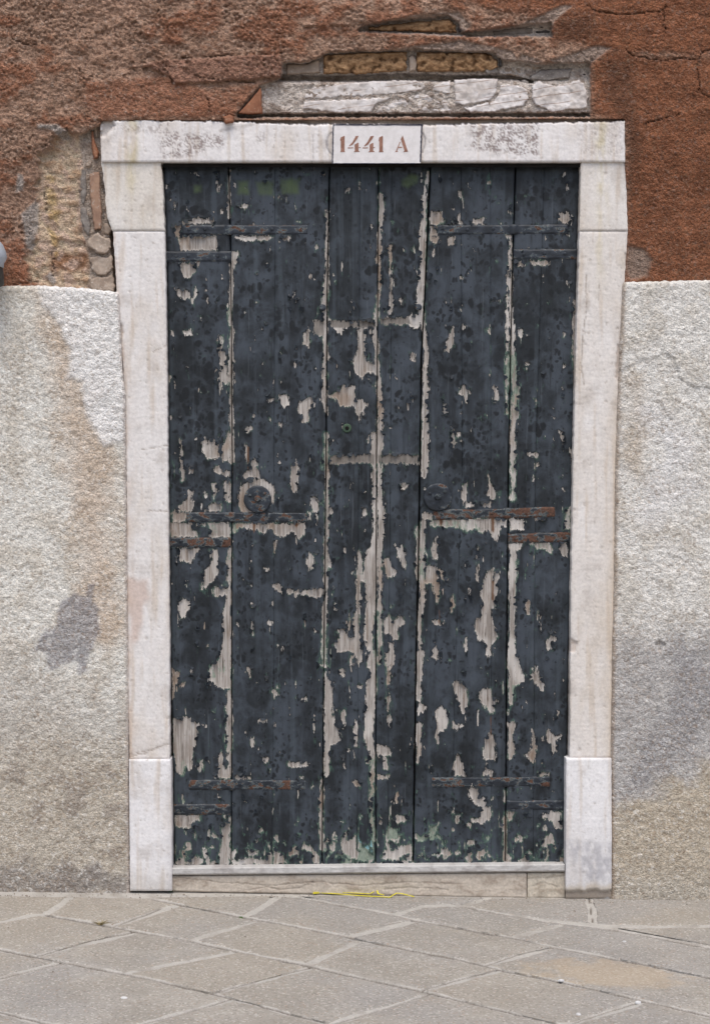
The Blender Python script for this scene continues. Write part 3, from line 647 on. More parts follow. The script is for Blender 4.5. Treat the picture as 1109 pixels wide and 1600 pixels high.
wl('slate_shim', [(834,47),(861,46),(861,53),(836,54)], .010, MAT_SLATE, 13, amp=.001, edge=.6)
wl('mortar_lump', [(768,48),(800,41),(832,42),(834,54),(800,55),(770,56)], .012, MAT_GREYM, 14, amp=.003)
wl('pebble', [(714,36),(720,35),(722,51),(715,52)], .03, MAT_SLATE, 15, amp=.001, edge=.5)
wl('mortar_lump', [(416,132),(445,128),(480,127),(472,146),(455,152),(440,158),(428,148),(416,150)], .018, MAT_GREYM, 16, amp=.003)
wl('dark_hole_fill', [(417,152),(428,150),(441,160),(458,156),(462,176),(430,177),(416,172)], .004, MAT_SLATE, 17, amp=.005)  # dark lump standing in for the shaded depth of a mortar hole
wl('stone_fragment', [(480,140),(500,133),(560,127),(625,125),(664,127),(668,138),(650,146),(560,152),(473,155),(476,146)], .030, MAT_FRAG, 18, amp=.004, edge=2.6, round_px=2)
wl('stone_fragment', [(473,157),(560,154),(622,150),(600,160),(587,164),(582,176),(520,177),(490,173),(472,171)], .034, MAT_FRAG, 19, amp=.003, edge=2.2, round_px=2)
wl('stone_fragment', [(626,152),(646,146),(690,148),(704,153),(706,177),(640,178),(584,178),(592,165),(606,160)], .026, MAT_FRAG, 20, amp=.010, edge=2.8)
wl('stone_fragment', [(674,133),(690,127),(704,125),(705,150),(688,147),(673,143)], .030, MAT_FRAG, 21, amp=.004)
wl('stone_fragment', [(708,124),(778,122),(776,146),(765,158),(722,166),(710,162)], .034, MAT_FRAG, 22, amp=.004, edge=1.8, round_px=2)
wl('stone_fragment', [(722,168),(770,157),(778,147),(780,133),(800,130),(824,138),(826,156),(818,166),(770,176),(735,177)], .033, MAT_FRAG, 23, amp=.005, edge=2.2, round_px=2)
wl('stone_fragment', [(829,134),(840,126),(868,134),(904,124),(914,132),(919,150),(918,170),(890,172),(866,177),(838,166),(830,158)], .036, MAT_FRAG, 24, amp=.005, edge=2.2, round_px=2)
wl('mortar_lump', [(808,128),(820,123),(827,128),(824,136),(812,135)], .02, MAT_GREYM, 25)
wl('terracotta_piece', [(369,178),(390,156),(409,133),(411,178),(390,180)], .052, MAT_TERRA, 26, amp=.001, edge=.7, round_px=2)
wl('plaster_clod', [(346,182),(358,177),(367,182),(366,192),(352,195)], .072, MAT_TERRA, 27, amp=.004)
wl('marble_chip', [(122,194),(134,186),(144,182),(143,200),(132,200)], .030, MAT_FRAG, 28, amp=.0005, edge=.4, round_px=1.5)
wl('marble_chip', [(156,192),(163,192),(162,206),(156,205)], .042, MAT_FRAG, 29, amp=.0005, edge=.4, round_px=1.5)
wl('brick_sliver', [(142,203),(147,204),(150,222),(156,238),(155,248),(146,250),(143,232)], .034, MAT_TERRA, 30, amp=.003, edge=.8)
wl('tile_piece', [(139,272),(148,268),(157,268),(158,300),(160,330),(160,359),(147,360),(143,330),(140,300)], .034, MAT_TILE, 31, amp=.0015, edge=.8, round_px=2)
wl('tile_piece', [(146,184),(155,186),(154,214),(150,220),(146,204)], .024, MAT_BEIGE, 32, amp=.002, edge=.6)
wl('rubble_stone', [(135,377),(148,366),(154,362),(160,370),(172,372),(175,388),(166,399),(152,396),(140,388)], .034, MAT_PEBBLE, 33, edge=2.4, round_px=2, amp=.003)
wl('rubble_stone', [(140,402),(152,398),(166,402),(176,398),(178,420),(168,430),(150,431),(142,420)], .026, MAT_PEBBLE, 34, edge=2.4, round_px=2, amp=.003)
wl('rubble_stone', [(142,436),(152,431),(168,432),(176,426),(181,446),(180,456),(146,455),(139,446)], .026, MAT_PEBBLE, 35, edge=2.4, round_px=2, amp=.004)
wl('rubble_stone', [(132,256),(140,248),(146,256),(144,262),(134,262)], .026, MAT_PEBBLE, 36, amp=.002)
wl('rubble_stone', [(158,266),(166,268),(169,276),(165,292),(159,292)], .026, MAT_GREYM, 37, amp=.003)
wl('rubble_stone', [(160,294),(166,294),(164,325),(166,345),(161,346)], .020, MAT_GREYM, 38, amp=.003)
wl('rubble_stone', [(161,350),(168,346),(177,358),(172,368),(162,366)], .024, MAT_PEBBLE, 39, amp=.003)
wl('rubble_stone', [(126,262),(136,264),(138,300),(134,322),(126,318),(124,290)], .022, MAT_GREYM, 40, amp=.004)
wl('rubble_stone', [(126,322),(136,324),(144,350),(140,372),(130,360),(125,340)], .024, MAT_GREYM, 41, amp=.004)

# ------------------------------------------------------------------ stone door frame
frame = thing('stone_door_frame', 'white stone door frame with house number above the weathered dark door', 'door frame', (float(P(581,1300)[0]), 0, float(gz(0.1))))
def stone_block(name, xl, xr, y0, y1, d, label=None, seed=0, rnd=2.5, extra=None, jag=.5, base=(214,209,206)):
    PX, PY = strip_grid(xl, xr, y0, y1, 1.9, 1.9)
    u = np.linspace(0, 1, PX.shape[1])[None,:]; v = np.linspace(0, 1, PX.shape[0])[:,None]
    el = (PX-xl(PY)); er = (xr(PY)-PX); et = PY-y0; eb = y1-PY; ed = np.minimum(np.minimum(el, er), np.minimum(et, eb))
    jx = jag*fbm(PX*.05, PY*.08, 3, seed+4)*(np.exp(-el/4)+np.exp(-er/4)); PX = PX+jx
    n_lo = fbm(PX*.01, PY*.004, 4, seed); n_md = fbm(PX*.05, PY*.02, 4, seed+1); n_hi = fbm(PX*.2, PY*.16, 3, seed+2); tool = pn(PX*.02, PY*.45, seed+3)
    col = mixc(np.broadcast_to(C(*base), PX.shape+(3,)), C(base[0]-14, base[1]-19, base[2]-26), sm(n_lo+.4*n_md, -.05, .65)*.7)
    col = mixc(col, C(224,221,220), sm(-n_lo-.3*n_md, .1, .6)*.5)
    vs = fbm(PX*.09, PY*.006, 4, seed+6); col = mixc(col, C(184,166,146), sm(vs, .1, .65)*.5)
    col = col*(1+.05*n_hi[...,None]+.018*tool[...,None])
    D = d + .0012*n_md + .0006*n_hi + .0003*tool - .0035*np.clip(1-ed/rnd, 0, 1)**2
    pit = np.maximum(sm(fbm(PX*.12, PY*.12, 3, seed+8), .50, .70), .6*sm(fbm(PX*.3, PY*.3, 2, seed+9), .62, .8)); col = mixc(col, C(150,138,128), sm(fbm(PX*.02, PY*.02, 4, seed+11)+.3*n_hi, .22, .7)*.32); D -= .0015*pit; col = mixc(col, C(160,148,138), pit*.5)
    if extra: col, D = extra(PX, PY, col, D, n_lo, n_md, n_hi, ed)
    o = field(name, PX, PY, D, MAT_STONE, frame, col=col, back=-.17)
    if label: o['label'] = label
    return o
def x_lintel(PX, PY, col, D, lo, md, hi, ed):
    sp = .55*fbm(PX*.10, PY*.08, 3, 88)+.6*pn(PX*.36, PY*.33, 89)+.25*pn(PX*.7, PY*.6, 87); 
    for poly, a in (([(255,205),(345,208),(352,225),(330,232),(300,244),(255,246),(250,225)], .95), ([(170,196),(262,196),(262,206),(180,204)], .7), ([(735,196),(760,194),(842,196),(840,240),(815,246),(735,232)], 1.0), ([(400,208),(418,205),(416,222),(404,222)], .6), ([(900,192),(976,192),(976,246),(905,240)], .35)):
        m = sm(sdf_poly(poly, PX, PY, 20)+7*md, -8, 6); col = mixc(col, C(128,114,110), np.clip(m*sm(sp+.22*m, .08, .48)*a*.88, 0, 1)); D = D - .001*m*sm(sp, .1, .4)
    for x0, w in ((207, 9), (938, 9)):
        col = mixc(col, C(176,160,92), np.exp(-((PX-x0-3*pn(PY*.05, 0*PY, 5))/w)**2)*.45*sm(fbm(PX*.1, PY*.03, 3, 91), -.5, .4))
    top = np.interp(PX, [158,165,250,370,420,520,700,730,925,976], [0,0,0,2,5,7,7,6,3,0])
    tm = sm(top+2.5*hi+1.5*md-(PY-188), -1, 1.5); D = D - .020*tm; col = mixc(col, C(150,138,126), tm*.85)
    bl = sm(sdf_line([(345,204,3),(420,189,3),(480,190,2)], PX, PY, 10)+2*hi, -3, 2); col = mixc(col, C(120,108,100), bl*.4)
    for arc in ([(519,207),(513,212),(510,222),(511,231),(515,238),(519,241)], [(660,208),(664,216),(664,224),(662,232),(659,238)]):
        g = sdf_line([(a, b, 2.2) for a, b in arc], PX, PY, 8); D = D - .003*sm(g, -.9, .9); col = mixc(col, C(120,114,116), sm(g+1.2*hi, -1, 1)*.7)
    for k in ([(490,205),(488,225),(490,240),(488,254)], [(263,188),(262,198),(260,206)]):
        g = sdf_line([(a, b, 1.0) for a, b in k], PX+1.5*hi, PY, 6); D = D-.002*sm(g, -.7, .6); col = mixc(col, C(140,128,120), sm(g, -.8, .5)*.6)
    ch = sm(sdf_poly([(150,180),(176,186),(180,196),(164,214),(150,210)], PX, PY, 12)+2*hi, -2, 2); D = D-.016*ch; col = mixc(col, C(184,176,170), ch*.7)
    return col, D
lin_l = curve([(188,158),(214,157.5),(254,159)]); lin_r = curve([(186,976),(254,976)])
stone_block('lintel', lin_l, lin_r, 186.5, 253.2, .052, seed=100, extra=x_lintel, base=(217,212,210))
def x_jamb(x0, yend, cracks, chips=()):
    def f(PX, PY, col, D, lo, md, hi, ed):
        k = np.exp(-((PX-x0-3*pn(PY*.02, 0*PY, 5))/9)**2)*sm(PY, yend, 240)*sm(fbm(PX*.1, PY*.02, 3, 92), -.5, .4)
        col = mixc(col, C(182,164,100), k*.55)
        for c in cracks:
            g = sdf_line([(a, b, 1.0) for a, b in c], PX+1.6*md+1.2*hi, PY+1.5*hi, 6); D = D-.002*sm(g, -.8, .6); col = mixc(col, C(132,116,102), sm(g, -.9, .4)*.65)
        for poly in chips:
            g = sm(sdf_poly(poly, PX, PY, 10)+1.5*hi, -1, 1); D = D-.006*g; col = mixc(col, C(182,166,154), g*.6)
        return col, D
    return f
ll = curve([(252,158.5),(300,165),(333,167),(352,172),(362,177),(440,182),(470,184),(530,189),(600,195),(700,197),(750,198),(900,199),(1100,201),(1186,203)])
lr = curve([(252,252),(300,255),(361,257.5),(430,259),(600,261.5),(720,262.5),(900,264.3),(1000,265.2),(1186,265.5)])
rl = curve([(250,907),(361,904.5),(430,903),(530,899.5),(730,895),(900,892),(1000,890.8),(1184,889.5)])
rr = curve([(250,976),(300,978),(361,980),(440,975),(530,969),(600,966.5),(730,962.5),(900,960.5),(1000,958.5),(1184,955)])
stone_block('jamb_block', ll, lr, 252.6, 360.6, .042, seed=110, extra=x_jamb(207, 340, []), jag=1.6, base=(207,200,192))
pinky = [(200,905),(232,905),(236,935),(225,950),(216,1000),(203,1010)]
def x_ljamb(PX, PY, col, D, lo, md, hi, ed):
    col, D = x_jamb(900, 0, [[(222,703),(240,700),(262,696)],[(240,550),(260,540)],[(232,798),(262,799)],[(204,1178),(235,1172),(264,1162)],[(203,1182),(230,1176)]], [[(183,508),(190,505),(193,520),(189,532)]])(PX, PY, col, D, lo, md, hi, ed)
    col = mixc(col, C(186,160,146), sm(sdf_poly(pinky, PX, PY, 20)+6*md, -6, 6)*.6)
    col = mixc(col, C(196,174,158), np.exp(-(PX-ll(PY))/5)*.6*sm(md, -.4, .4)); return col, D
stone_block('jamb_block', ll, lr, 361.4, 1185.6, .040, seed=120, extra=x_ljamb, jag=.9)
stone_block('jamb_block', rl, rr, 251.0, 360.6, .042, seed=130, extra=x_jamb(940, 420, []), jag=.8, base=(213,207,202))
def x_rjamb(PX, PY, col, D, lo, md, hi, ed):
    col, D = x_jamb(936, 520, [[(915,430),(916,480),(910,520),(908,570),(912,600)],[(936,440),(935,470)],[(890,1006),(905,1001)]], [[(890,996),(902,1004),(898,1018),(889,1020)],[(964,535),(968,545),(965,596),(961,590)],[(975,395),(985,396),(984,420),(977,415)]])(PX, PY, col, D, lo, md, hi, ed)
    col = mixc(col, C(196,176,152), np.exp(-(rr(PY)-PX)/5)*.75*sm(PY, 560, 760)); return col, D
stone_block('jamb_block', rl, rr, 361.4, 1183.4, .040, seed=140, extra=x_rjamb, jag=.9, base=(210,203,197))
def x_base(PX, PY, col, D, lo, md, hi, ed):
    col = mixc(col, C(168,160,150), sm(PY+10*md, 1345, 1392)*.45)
    col = mixc(col, C(190,186,186), sm(PX, 258, 270)*.5); return col, D
def x_base_r(PX, PY, col, D, lo, md, hi, ed):
    b = sm(sdf_poly([(880,1318),(905,1322),(960,1316),(960,1378),(930,1376),(912,1366),(896,1340)], PX, PY, 24)+12*md+3*hi, -10, 8)
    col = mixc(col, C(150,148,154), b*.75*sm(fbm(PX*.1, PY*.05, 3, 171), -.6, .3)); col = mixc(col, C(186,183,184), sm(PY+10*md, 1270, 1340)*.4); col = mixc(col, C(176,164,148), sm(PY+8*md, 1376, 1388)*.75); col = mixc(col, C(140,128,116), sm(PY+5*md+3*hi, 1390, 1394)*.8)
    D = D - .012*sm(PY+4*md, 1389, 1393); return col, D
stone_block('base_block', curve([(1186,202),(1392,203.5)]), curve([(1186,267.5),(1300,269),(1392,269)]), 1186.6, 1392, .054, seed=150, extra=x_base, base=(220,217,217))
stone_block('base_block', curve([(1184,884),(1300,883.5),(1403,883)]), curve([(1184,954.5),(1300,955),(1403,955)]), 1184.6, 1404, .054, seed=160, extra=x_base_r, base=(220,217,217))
# house number: painted panel with stencilled characters
num = lambda pts: crop(pts, 505, 180, 6.523)
panel = plate('number_panel', num([(104,96),(1004,96),(990,488),(96,489)]), .046, .0555, MAT_PANEL, frame)
for name, polys in (('numeral', [[(178,225),(215,210),(218,212),(216,362),(222,375),(172,375),(178,362),(178,262),(170,258)]]),
  ('numeral', [[(330,212),(360,210),(345,240),(300,300),(265,318),(262,312),(300,270)],[(250,328),(305,328),(305,336),(250,338)],[(318,300),(355,278),(360,285),(358,362),(375,372),(310,375),(322,362)],[(360,326),(382,326),(382,332),(360,332)]]),
  ('numeral', [[(482,213),(515,211),(497,245),(455,300),(418,320),(414,314),(450,272)],[(400,328),(455,328),(455,337),(400,338)],[(472,300),(505,280),(510,288),(508,360),(525,374),(458,376),(472,362)],[(510,326),(526,326),(526,334),(510,334)]]),
  ('numeral', [[(570,225),(604,210),(607,212),(606,362),(615,375),(565,376),(570,362),(570,268),(562,262)]]),
  ('letter', [[(808,205),(862,372),(815,375),(826,360),(788,245)],[(778,270),(785,275),(752,362),(762,372),(730,375),(740,362)],[(768,322),(800,322),(802,333),(766,333)]])):
    vs = []; fs = []; off = np.array(root_loc(panel))
    for p in polys:
        p = np.array(num(p)); a = .5*np.sum(p[:,0]*np.roll(p[:,1], -1)-np.roll(p[:,0], -1)*p[:,1])
        if a > 0: p = p[::-1]
        k = len(vs); n = len(p)
        vs += [tuple(np.array(P(x, y, .0562))-off) for x, y in p] + [tuple(np.array(P(x, y, .0550))-off) for x, y in p]
        fs += [list(range(k, k+n))] + [[k+i, k+n+i, k+n+(i+1) % n, k+(i+1) % n] for i in range(n)]
    me = bpy.data.meshes.new(name); me.from_pydata(vs, [], fs); me.update(); link(name, me, MAT_NUM, panel)
def wavy_band(a, b, w, seed, gap=0):
    n = 40; t = np.linspace(0, 1, n); a = np.array(a); b = np.array(b); d = (b-a)/np.hypot(*(b-a)); nn = np.array([-d[1], d[0]])
    c = a+(b-a)*t[:,None]; e1 = w*(.5+.35*pn(t*14, 0*t, seed)+gap*pn(t*5, 0*t+2, seed)); e2 = w*(.5+.35*pn(t*14, 0*t+5, seed))
    return np.concatenate([c+nn*e1[:,None], (c-nn*e2[:,None])[::-1]])
for k, (a, b, w) in enumerate((((100,98),(1010,98),10),((103,98),(94,490),11),((1003,96),(989,475),14),((94,491),(945,491),6))):
    plate('border_line', num(wavy_band(a, b, w, 300+k, .3 if k == 0 else 0)), .0550, .0566, MAT_BORDER, panel)

# ------------------------------------------------------------------ doorstep
step = thing('doorstep', 'worn stone doorstep with white marble edge under the dark door', 'doorstep', (float(P(576,1380)[0]), -.03, float(gz(.1))))
def step_part(name, xl, xr, yt, yb, d, mat, base, seed, cracks=()):
    n = 30; vx = np.linspace(0, 1, 340); vy = np.linspace(0, 1, n)[:,None]
    PX = xl+(xr-xl)*vx[None,:]+0*vy; a = yt(PX); b = yb(PX); PY = a+(b-a)*vy
    md = fbm(PX*.03, PY*.06, 4, seed); hi = fbm(PX*.15, PY*.2, 3, seed+1); ed = np.minimum(PY-a, b-PY)
    col = mixc(np.broadcast_to(C(*base), PX.shape+(3,)), C(base[0]-26, base[1]-28, base[2]-28), sm(md+.4*hi, -.1, .6)); col = col*(1+.08*hi[...,None])
    D = d+.002*md+.001*hi-.008*np.clip(1-ed/2.5, 0, 1)**2
    for c in cracks:
        g = sdf_line([(p, q, 1.6) for p, q in c], PX, PY+2*md+1.5*hi, 10); D = D-.0022*sm(g, -1, 1); col = mixc(col, C(128,117,106), sm(g, -1, .6)*.35)
        D = D + .004*sm(-g, 0, 8)*0
    return field(name, PX, PY, D, mat, step, col=col, back=-.2)
step_part('marble_edge', 269, 881.5, lambda x: np.interp(x, [269,881], [1355.5,1349.5])+0*x, lambda x: np.interp(x, [269,881], [1367.5,1362])+0*x, .046, MAT_STONE, (184,181,178), 401)
step_part('riser_stone', 269, 822, lambda x: np.interp(x, [269,881], [1368.2,1362.4])+0*x, lambda x: np.interp(x, [269,822], [1393,1404])+0*x, .034, MAT_RISER, (186,175,162), 411,
  [[(270,1372),(420,1384),(500,1378),(560,1384),(640,1378),(720,1382)],[(380,1392),(420,1386),(436,1391),(470,1386),(490,1378)],[(600,1389),(640,1386),(700,1390)]])
step_part('riser_stone', 823.5, 881.5, lambda x: np.interp(x, [269,881], [1368.2,1362.6])+0*x, lambda x: 1404+0*x, .030, MAT_RISER, (190,180,165), 421, [[(824,1372),(881,1368)],[(830,1385),(850,1379),(870,1386)]])

# ------------------------------------------------------------------ the door
door = thing('folding_wooden_door', 'tall plank door in peeling blue-black paint with rusty strap hinges', 'door', (float(P(576,1340)[0]), .1, float(gz(.1))+.1))
DD = .000                                                # face of the planks, set back in the opening
R3 = (240,240,3.262); R4 = (560,240,3.081); R5 = (240,680,3.262); R6 = (560,680,3.081); R7 = (240,1020,3.262); R8 = (560,1020,3.081)
BARE = {R3: [
 [(95,365),(140,360),(145,415),(130,440),(110,415)],[(135,420),(325,420),(328,495),(140,492)],[(150,348),(205,340),(230,322),(260,335),(300,330),(305,357),(150,360)],
 [(390,422),(615,422),(580,445),(520,440),(480,442),(430,437)],[(650,422),(695,422),(690,445),(660,440)],[(133,556),(212,556),(205,600),(175,640),(150,605)],
 [(397,503),(435,503),(425,555),(397,560)],[(100,680),(145,690),(185,700),(185,740),(150,745),(120,715)],[(205,685),(220,690),(220,720),(207,740)],[(150,905),(190,895),(200,925),(170,930)],[(85,895),(103,895),(103,925),(88,925)],
 [(335,920),(350,930),(352,990),(375,1040),(372,1100),(385,1180),(355,1170),(340,1230),(330,1190),(345,1090),(330,1000)],
 [(250,1465),(262,1445),(275,1500),(290,1455),(310,1460),(332,1500),(325,1550),(270,1550),(252,1510)],[(355,1500),(385,1400),(392,1566),(350,1566)],[(135,1460),(150,1480),(155,1566),(140,1540)],
 [(580,1250),(610,1243),(622,1255),(590,1270)],[(640,1235),(665,1225),(687,1240),(685,1275),(660,1292),(645,1260)],[(740,1270),(785,1250),(812,1243),(815,1290),(795,1310),(790,1365),(760,1370),(765,1335),(745,1330)],
 [(465,1405),(490,1390),(502,1400),(485,1430),(465,1425)],[(640,1375),(665,1375),(650,1390)],[(765,915),(790,900),(800,960),(790,990),(760,975)],
 [(905,868),(940,850),(965,900),(955,925),(930,900)],[(1035,900),(1075,910),(1080,1000),(1085,1100),(1060,1145),(1030,1130),(1015,1060),(1030,1020),(1045,960)],[(1085,1075),(1109,1070),(1109,1110),(1090,1105)],
 [(890,1235),(940,1210),(975,1180),(1025,1185),(1030,1260),(1060,1250),(1090,1280),(1060,1320),(1050,1370),(1030,1330),(1030,1290),(950,1290),(930,1250)],
 [(975,180),(1000,178),(995,200),(980,198)],[(320,100),(328,100),(330,200),(322,200)],[(105,250),(120,255),(110,272)],[(345,280),(355,290),(348,305)],[(718,700),(726,700),(724,735),(716,735)],[(795,610),(806,612),(804,635)],[(232,830),(244,835),(240,856)],[(430,265),(490,262),(470,275)]],
R4: [
 [(155,590),(170,600),(160,660),(172,720),(155,770),(145,760),(150,700)],[(345,275),(400,280),(410,320),(380,345),(343,340)],[(345,350),(378,350),(375,395),(345,395)],[(345,400),(385,400),(390,425),(370,435),(345,415)],[(425,400),(465,402),(465,435),(430,445)],
 [(440,325),(475,330),(485,285),(495,330),(500,338),(440,338)],[(540,330),(560,315),(605,310),(595,338),(540,338)],[(955,288),(1015,285),(1025,310),(1020,345),(1000,335),(985,330),(960,312)],[(990,370),(1010,368),(1010,395)],[(705,393),(737,393),(735,470),(725,440),(722,410)],
 [(755,520),(790,520),(790,540),(758,545)],[(825,518),(920,515),(915,535),(870,535),(835,540)],[(440,870),(452,835),(462,870),(455,920),(435,960),(415,955),(420,925)],[(480,1150),(510,1110),(535,1140),(520,1200),(500,1165)],[(650,1120),(668,1125),(672,1180),(655,1200)],[(405,1180),(425,1230),(420,1260),(408,1255)],
 [(445,1315),(462,1320),(460,1400),(450,1420),(443,1390)],[(245,965),(275,962),(268,1000),(250,990)],[(965,1335),(985,1340),(985,1395),(970,1370)],[(765,850),(795,845),(790,885),(768,880)],[(990,615),(1020,620),(1010,635)],
 [(220,785),(305,770),(300,830),(270,845),(235,810)],[(10,830),(35,860),(30,950),(30,1000),(90,1010),(90,1060),(40,1050),(20,1070),(0,1060),(0,880)],[(480,180),(490,180),(495,205),(486,205)],[(720,280),(738,278),(736,300)],[(610,845),(635,850),(620,862)],[(475,1345),(490,1345),(485,1370)],[(805,1440),(865,1440),(850,1460),(815,1455)],[(200,700),(212,700),(206,730)],[(150,440),(158,440),(158,580),(152,580)],[(0,140),(10,140),(8,160)],[(980,860),(995,862),(988,885)]],
R5: [
 [(135,60),(150,70),(155,150),(160,230),(145,230),(137,160)],[(250,25),(265,10),(280,60),(300,25),(330,55),(333,110),(300,125),(270,110),(255,80)],[(355,60),(390,0),(395,120),(350,115)],[(305,175),(330,155),(355,180),(390,185),(390,210),(330,200)],[(300,250),(320,245),(325,290),(310,320)],[(360,240),(392,230),(392,345),(360,330)],[(180,170),(200,165),(205,190),(185,195)],
 [(180,280),(205,290),(190,320),(205,360),(195,388),(160,388),(110,388),(150,345),(170,330)],[(258,388),(300,345),(340,350),(340,388)],[(95,395),(168,395),(168,440),(100,440)],[(85,447),(200,447),(195,480),(230,500),(225,518),(90,518)],[(275,447),(390,447),(390,518),(280,518),(290,480)],[(215,450),(270,452),(262,466),(220,462)],
 [(125,574),(235,574),(215,620),(185,650),(140,640)],[(285,590),(325,580),(325,640),(335,690),(310,740),(245,785),(250,700),(280,670),(300,640)],[(300,790),(325,770),(385,780),(385,810),(330,820),(310,820)],[(120,870),(150,835),(185,840),(185,890),(150,930),(125,900)],
 [(455,205),(490,170),(495,140),(515,110),(540,150),(520,160),(545,190),(545,220),(500,215),(470,220)],[(465,50),(475,50),(480,120),(490,170),(475,120)],[(405,450),(770,450),(770,500),(740,525),(710,490),(650,522),(620,500),(600,470),(560,500),(530,480),(480,480),(440,470),(405,500)],
 [(705,150),(725,145),(738,160),(735,230),(720,290),(705,285),(695,250),(700,200)],[(800,320),(825,305),(840,350),(835,390),(805,390)],[(790,395),(800,395),(800,440),(792,430)],[(825,400),(835,400),(830,470)],[(775,645),(795,600),(820,650),(815,680),(790,690)],
 [(605,760),(640,755),(660,790),(655,805),(630,800)],[(680,785),(720,790),(865,780),(865,820),(830,825),(780,815),(690,810)],[(888,350),(915,390),(888,440)],[(1045,590),(1065,640),(1055,750),(1045,700)],[(885,600),(912,640),(905,680),(888,670)],
 [(920,1070),(945,1030),(935,1000),(960,965),(985,1010),(1000,1040),(1030,1020),(1055,1040),(1060,1090),(1045,1150),(1010,1100),(970,1100),(945,1110)],[(1085,600),(1109,590),(1109,740),(1060,745),(1075,650)],[(1090,850),(1109,840),(1109,1070),(1085,1060),(1080,1020),(1095,930)],[(1062,372),(1085,370),(1085,400),(1062,420)],[(430,200),(440,200),(440,225),(432,222)],[(612,535),(622,540),(620,600),(612,600)],[(560,675),(585,680),(580,690)],
 [(970,600),(975,560),(980,590)],[(685,1060),(696,1062),(692,1080)],[(500,940),(508,950),(505,1015),(498,1000)]],
R6: [
 [(0,555),(20,580),(25,690),(0,700)],[(0,960),(15,970),(15,1080),(0,1109)],[(300,375),(355,375),(355,400),(315,410)],[(360,500),(380,490),(380,590),(370,605),(355,590)],[(320,630),(375,630),(385,700),(392,760),(380,810),(365,780),(350,715),(318,715)],[(385,640),(410,660),(412,690),(440,690),(435,700),(400,695)],
 [(185,545),(205,530),(228,560),(225,600),(235,625),(225,640),(200,610)],[(118,605),(145,590),(165,640),(185,660),(160,690),(135,680)],[(205,240),(240,235),(245,248),(205,262)],
 [(345,402),(715,402),(710,440),(690,440),(660,510),(640,490),(625,460),(590,470),(560,450),(520,460),(480,440),(420,445),(380,440),(345,430)],[(625,185),(640,230),(662,280),(650,320),(635,305),(622,260)],[(495,280),(520,205),(525,270),(510,320),(495,310)],[(445,850),(440,800),(455,765),(460,820)],
 [(620,655),(645,645),(650,720),(655,660),(672,660),(668,730),(660,830),(640,840),(640,900),(665,940),(668,970),(640,1010),(640,1060),(625,1075),(612,1030),(605,985),(575,990),(558,930),(565,885),(590,880),(595,800),(590,740)],
 [(355,895),(385,890),(388,912),(365,915)],[(355,1040),(372,1020),(388,1040),(380,1080),(365,1070)],[(115,885),(150,865),(165,910),(190,870),(215,875),(220,910),(190,930),(185,985),(165,990),(155,960),(125,960)],[(150,1000),(165,1010),(180,1080),(160,1109),(130,1100),(145,1040)],[(510,970),(520,970),(518,1060),(505,1040)],
 [(725,405),(800,410),(795,455),(730,460)],[(825,85),(868,85),(862,110),(835,100)],[(720,518),(790,518),(770,560),(740,560)],[(820,518),(910,518),(940,545),(930,570),(900,550),(860,545)],[(970,515),(1005,515),(1008,590),(985,580),(970,545)],[(995,360),(1015,350),(1015,450),(985,455)],[(905,1000),(920,970),(955,970),(958,990),(930,995),(940,1020),(935,1040),(910,1025)],
 [(800,790),(820,800),(815,860),(806,840)],[(570,540),(576,540),(576,710),(568,700)],[(505,640),(520,590),(520,620),(510,660)],[(530,735),(545,735),(540,800),(532,780)],[(850,140),(862,140),(858,165)],[(870,870),(876,880),(874,905)],[(850,395),(900,400),(890,412),(850,408)],[(515,325),(560,325),(555,345),(520,345)],[(600,325),(640,320),(640,345),(600,345)]],
R7: [
 [(95,80),(130,105),(105,230),(97,240)],[(125,150),(160,150),(158,170),(130,180)],[(340,30),(365,0),(395,0),(395,185),(330,180),(300,140),(275,150),(290,70)],[(100,340),(150,325),(185,330),(228,370),(230,410),(210,480),(195,545),(200,590),(180,600),(160,570),(150,620),(125,620),(110,560),(98,480)],
 [(225,580),(245,550),(255,570),(250,610),(230,610)],[(270,540),(285,545),(285,570)],[(330,520),(350,510),(355,560),(370,600),(395,590),(395,635),(310,640),(330,600)],[(480,75),(500,80),(490,130)],[(600,195),(625,175),(632,210),(615,230)],[(540,345),(575,345),(560,355)],[(490,440),(510,430),(512,480),(495,470)],[(468,405),(480,420),(475,440)],
 [(680,565),(700,555),(785,565),(780,580),(690,585)],[(410,625),(490,636),(490,644),(410,644)],[(735,635),(765,625),(765,644)],[(872,100),(910,170),(915,250),(905,310),(945,400),(955,440),(930,470),(900,470),(895,530),(900,600),(880,630),(870,600),(870,300)],
 [(945,90),(970,75),(975,110),(950,115)],[(1000,20),(1015,60),(1010,100)],[(1085,0),(1109,0),(1109,70),(1085,80)],[(1095,280),(1109,280),(1109,460),(1078,450),(1085,370)],[(955,310),(970,295),(978,360),(965,390)],[(1020,380),(1030,340),(1040,400),(1040,480),(1025,470)],[(960,520),(968,520),(975,590),(965,600)],[(1010,655),(1060,655),(1045,690),(1025,680)],
 [(115,826),(240,822),(235,850),(180,870),(160,890),(115,880)],[(345,890),(390,840),(390,1080),(330,1080),(345,990)],[(165,970),(190,970),(190,1000),(175,1000)],[(250,1010),(275,1010),(270,1050),(255,1045)],[(145,1010),(155,1010),(160,1075),(145,1080)],[(195,1050),(235,1045),(235,1082),(195,1082)],[(275,920),(290,880),(285,950)],[(200,910),(215,920),(215,950)],
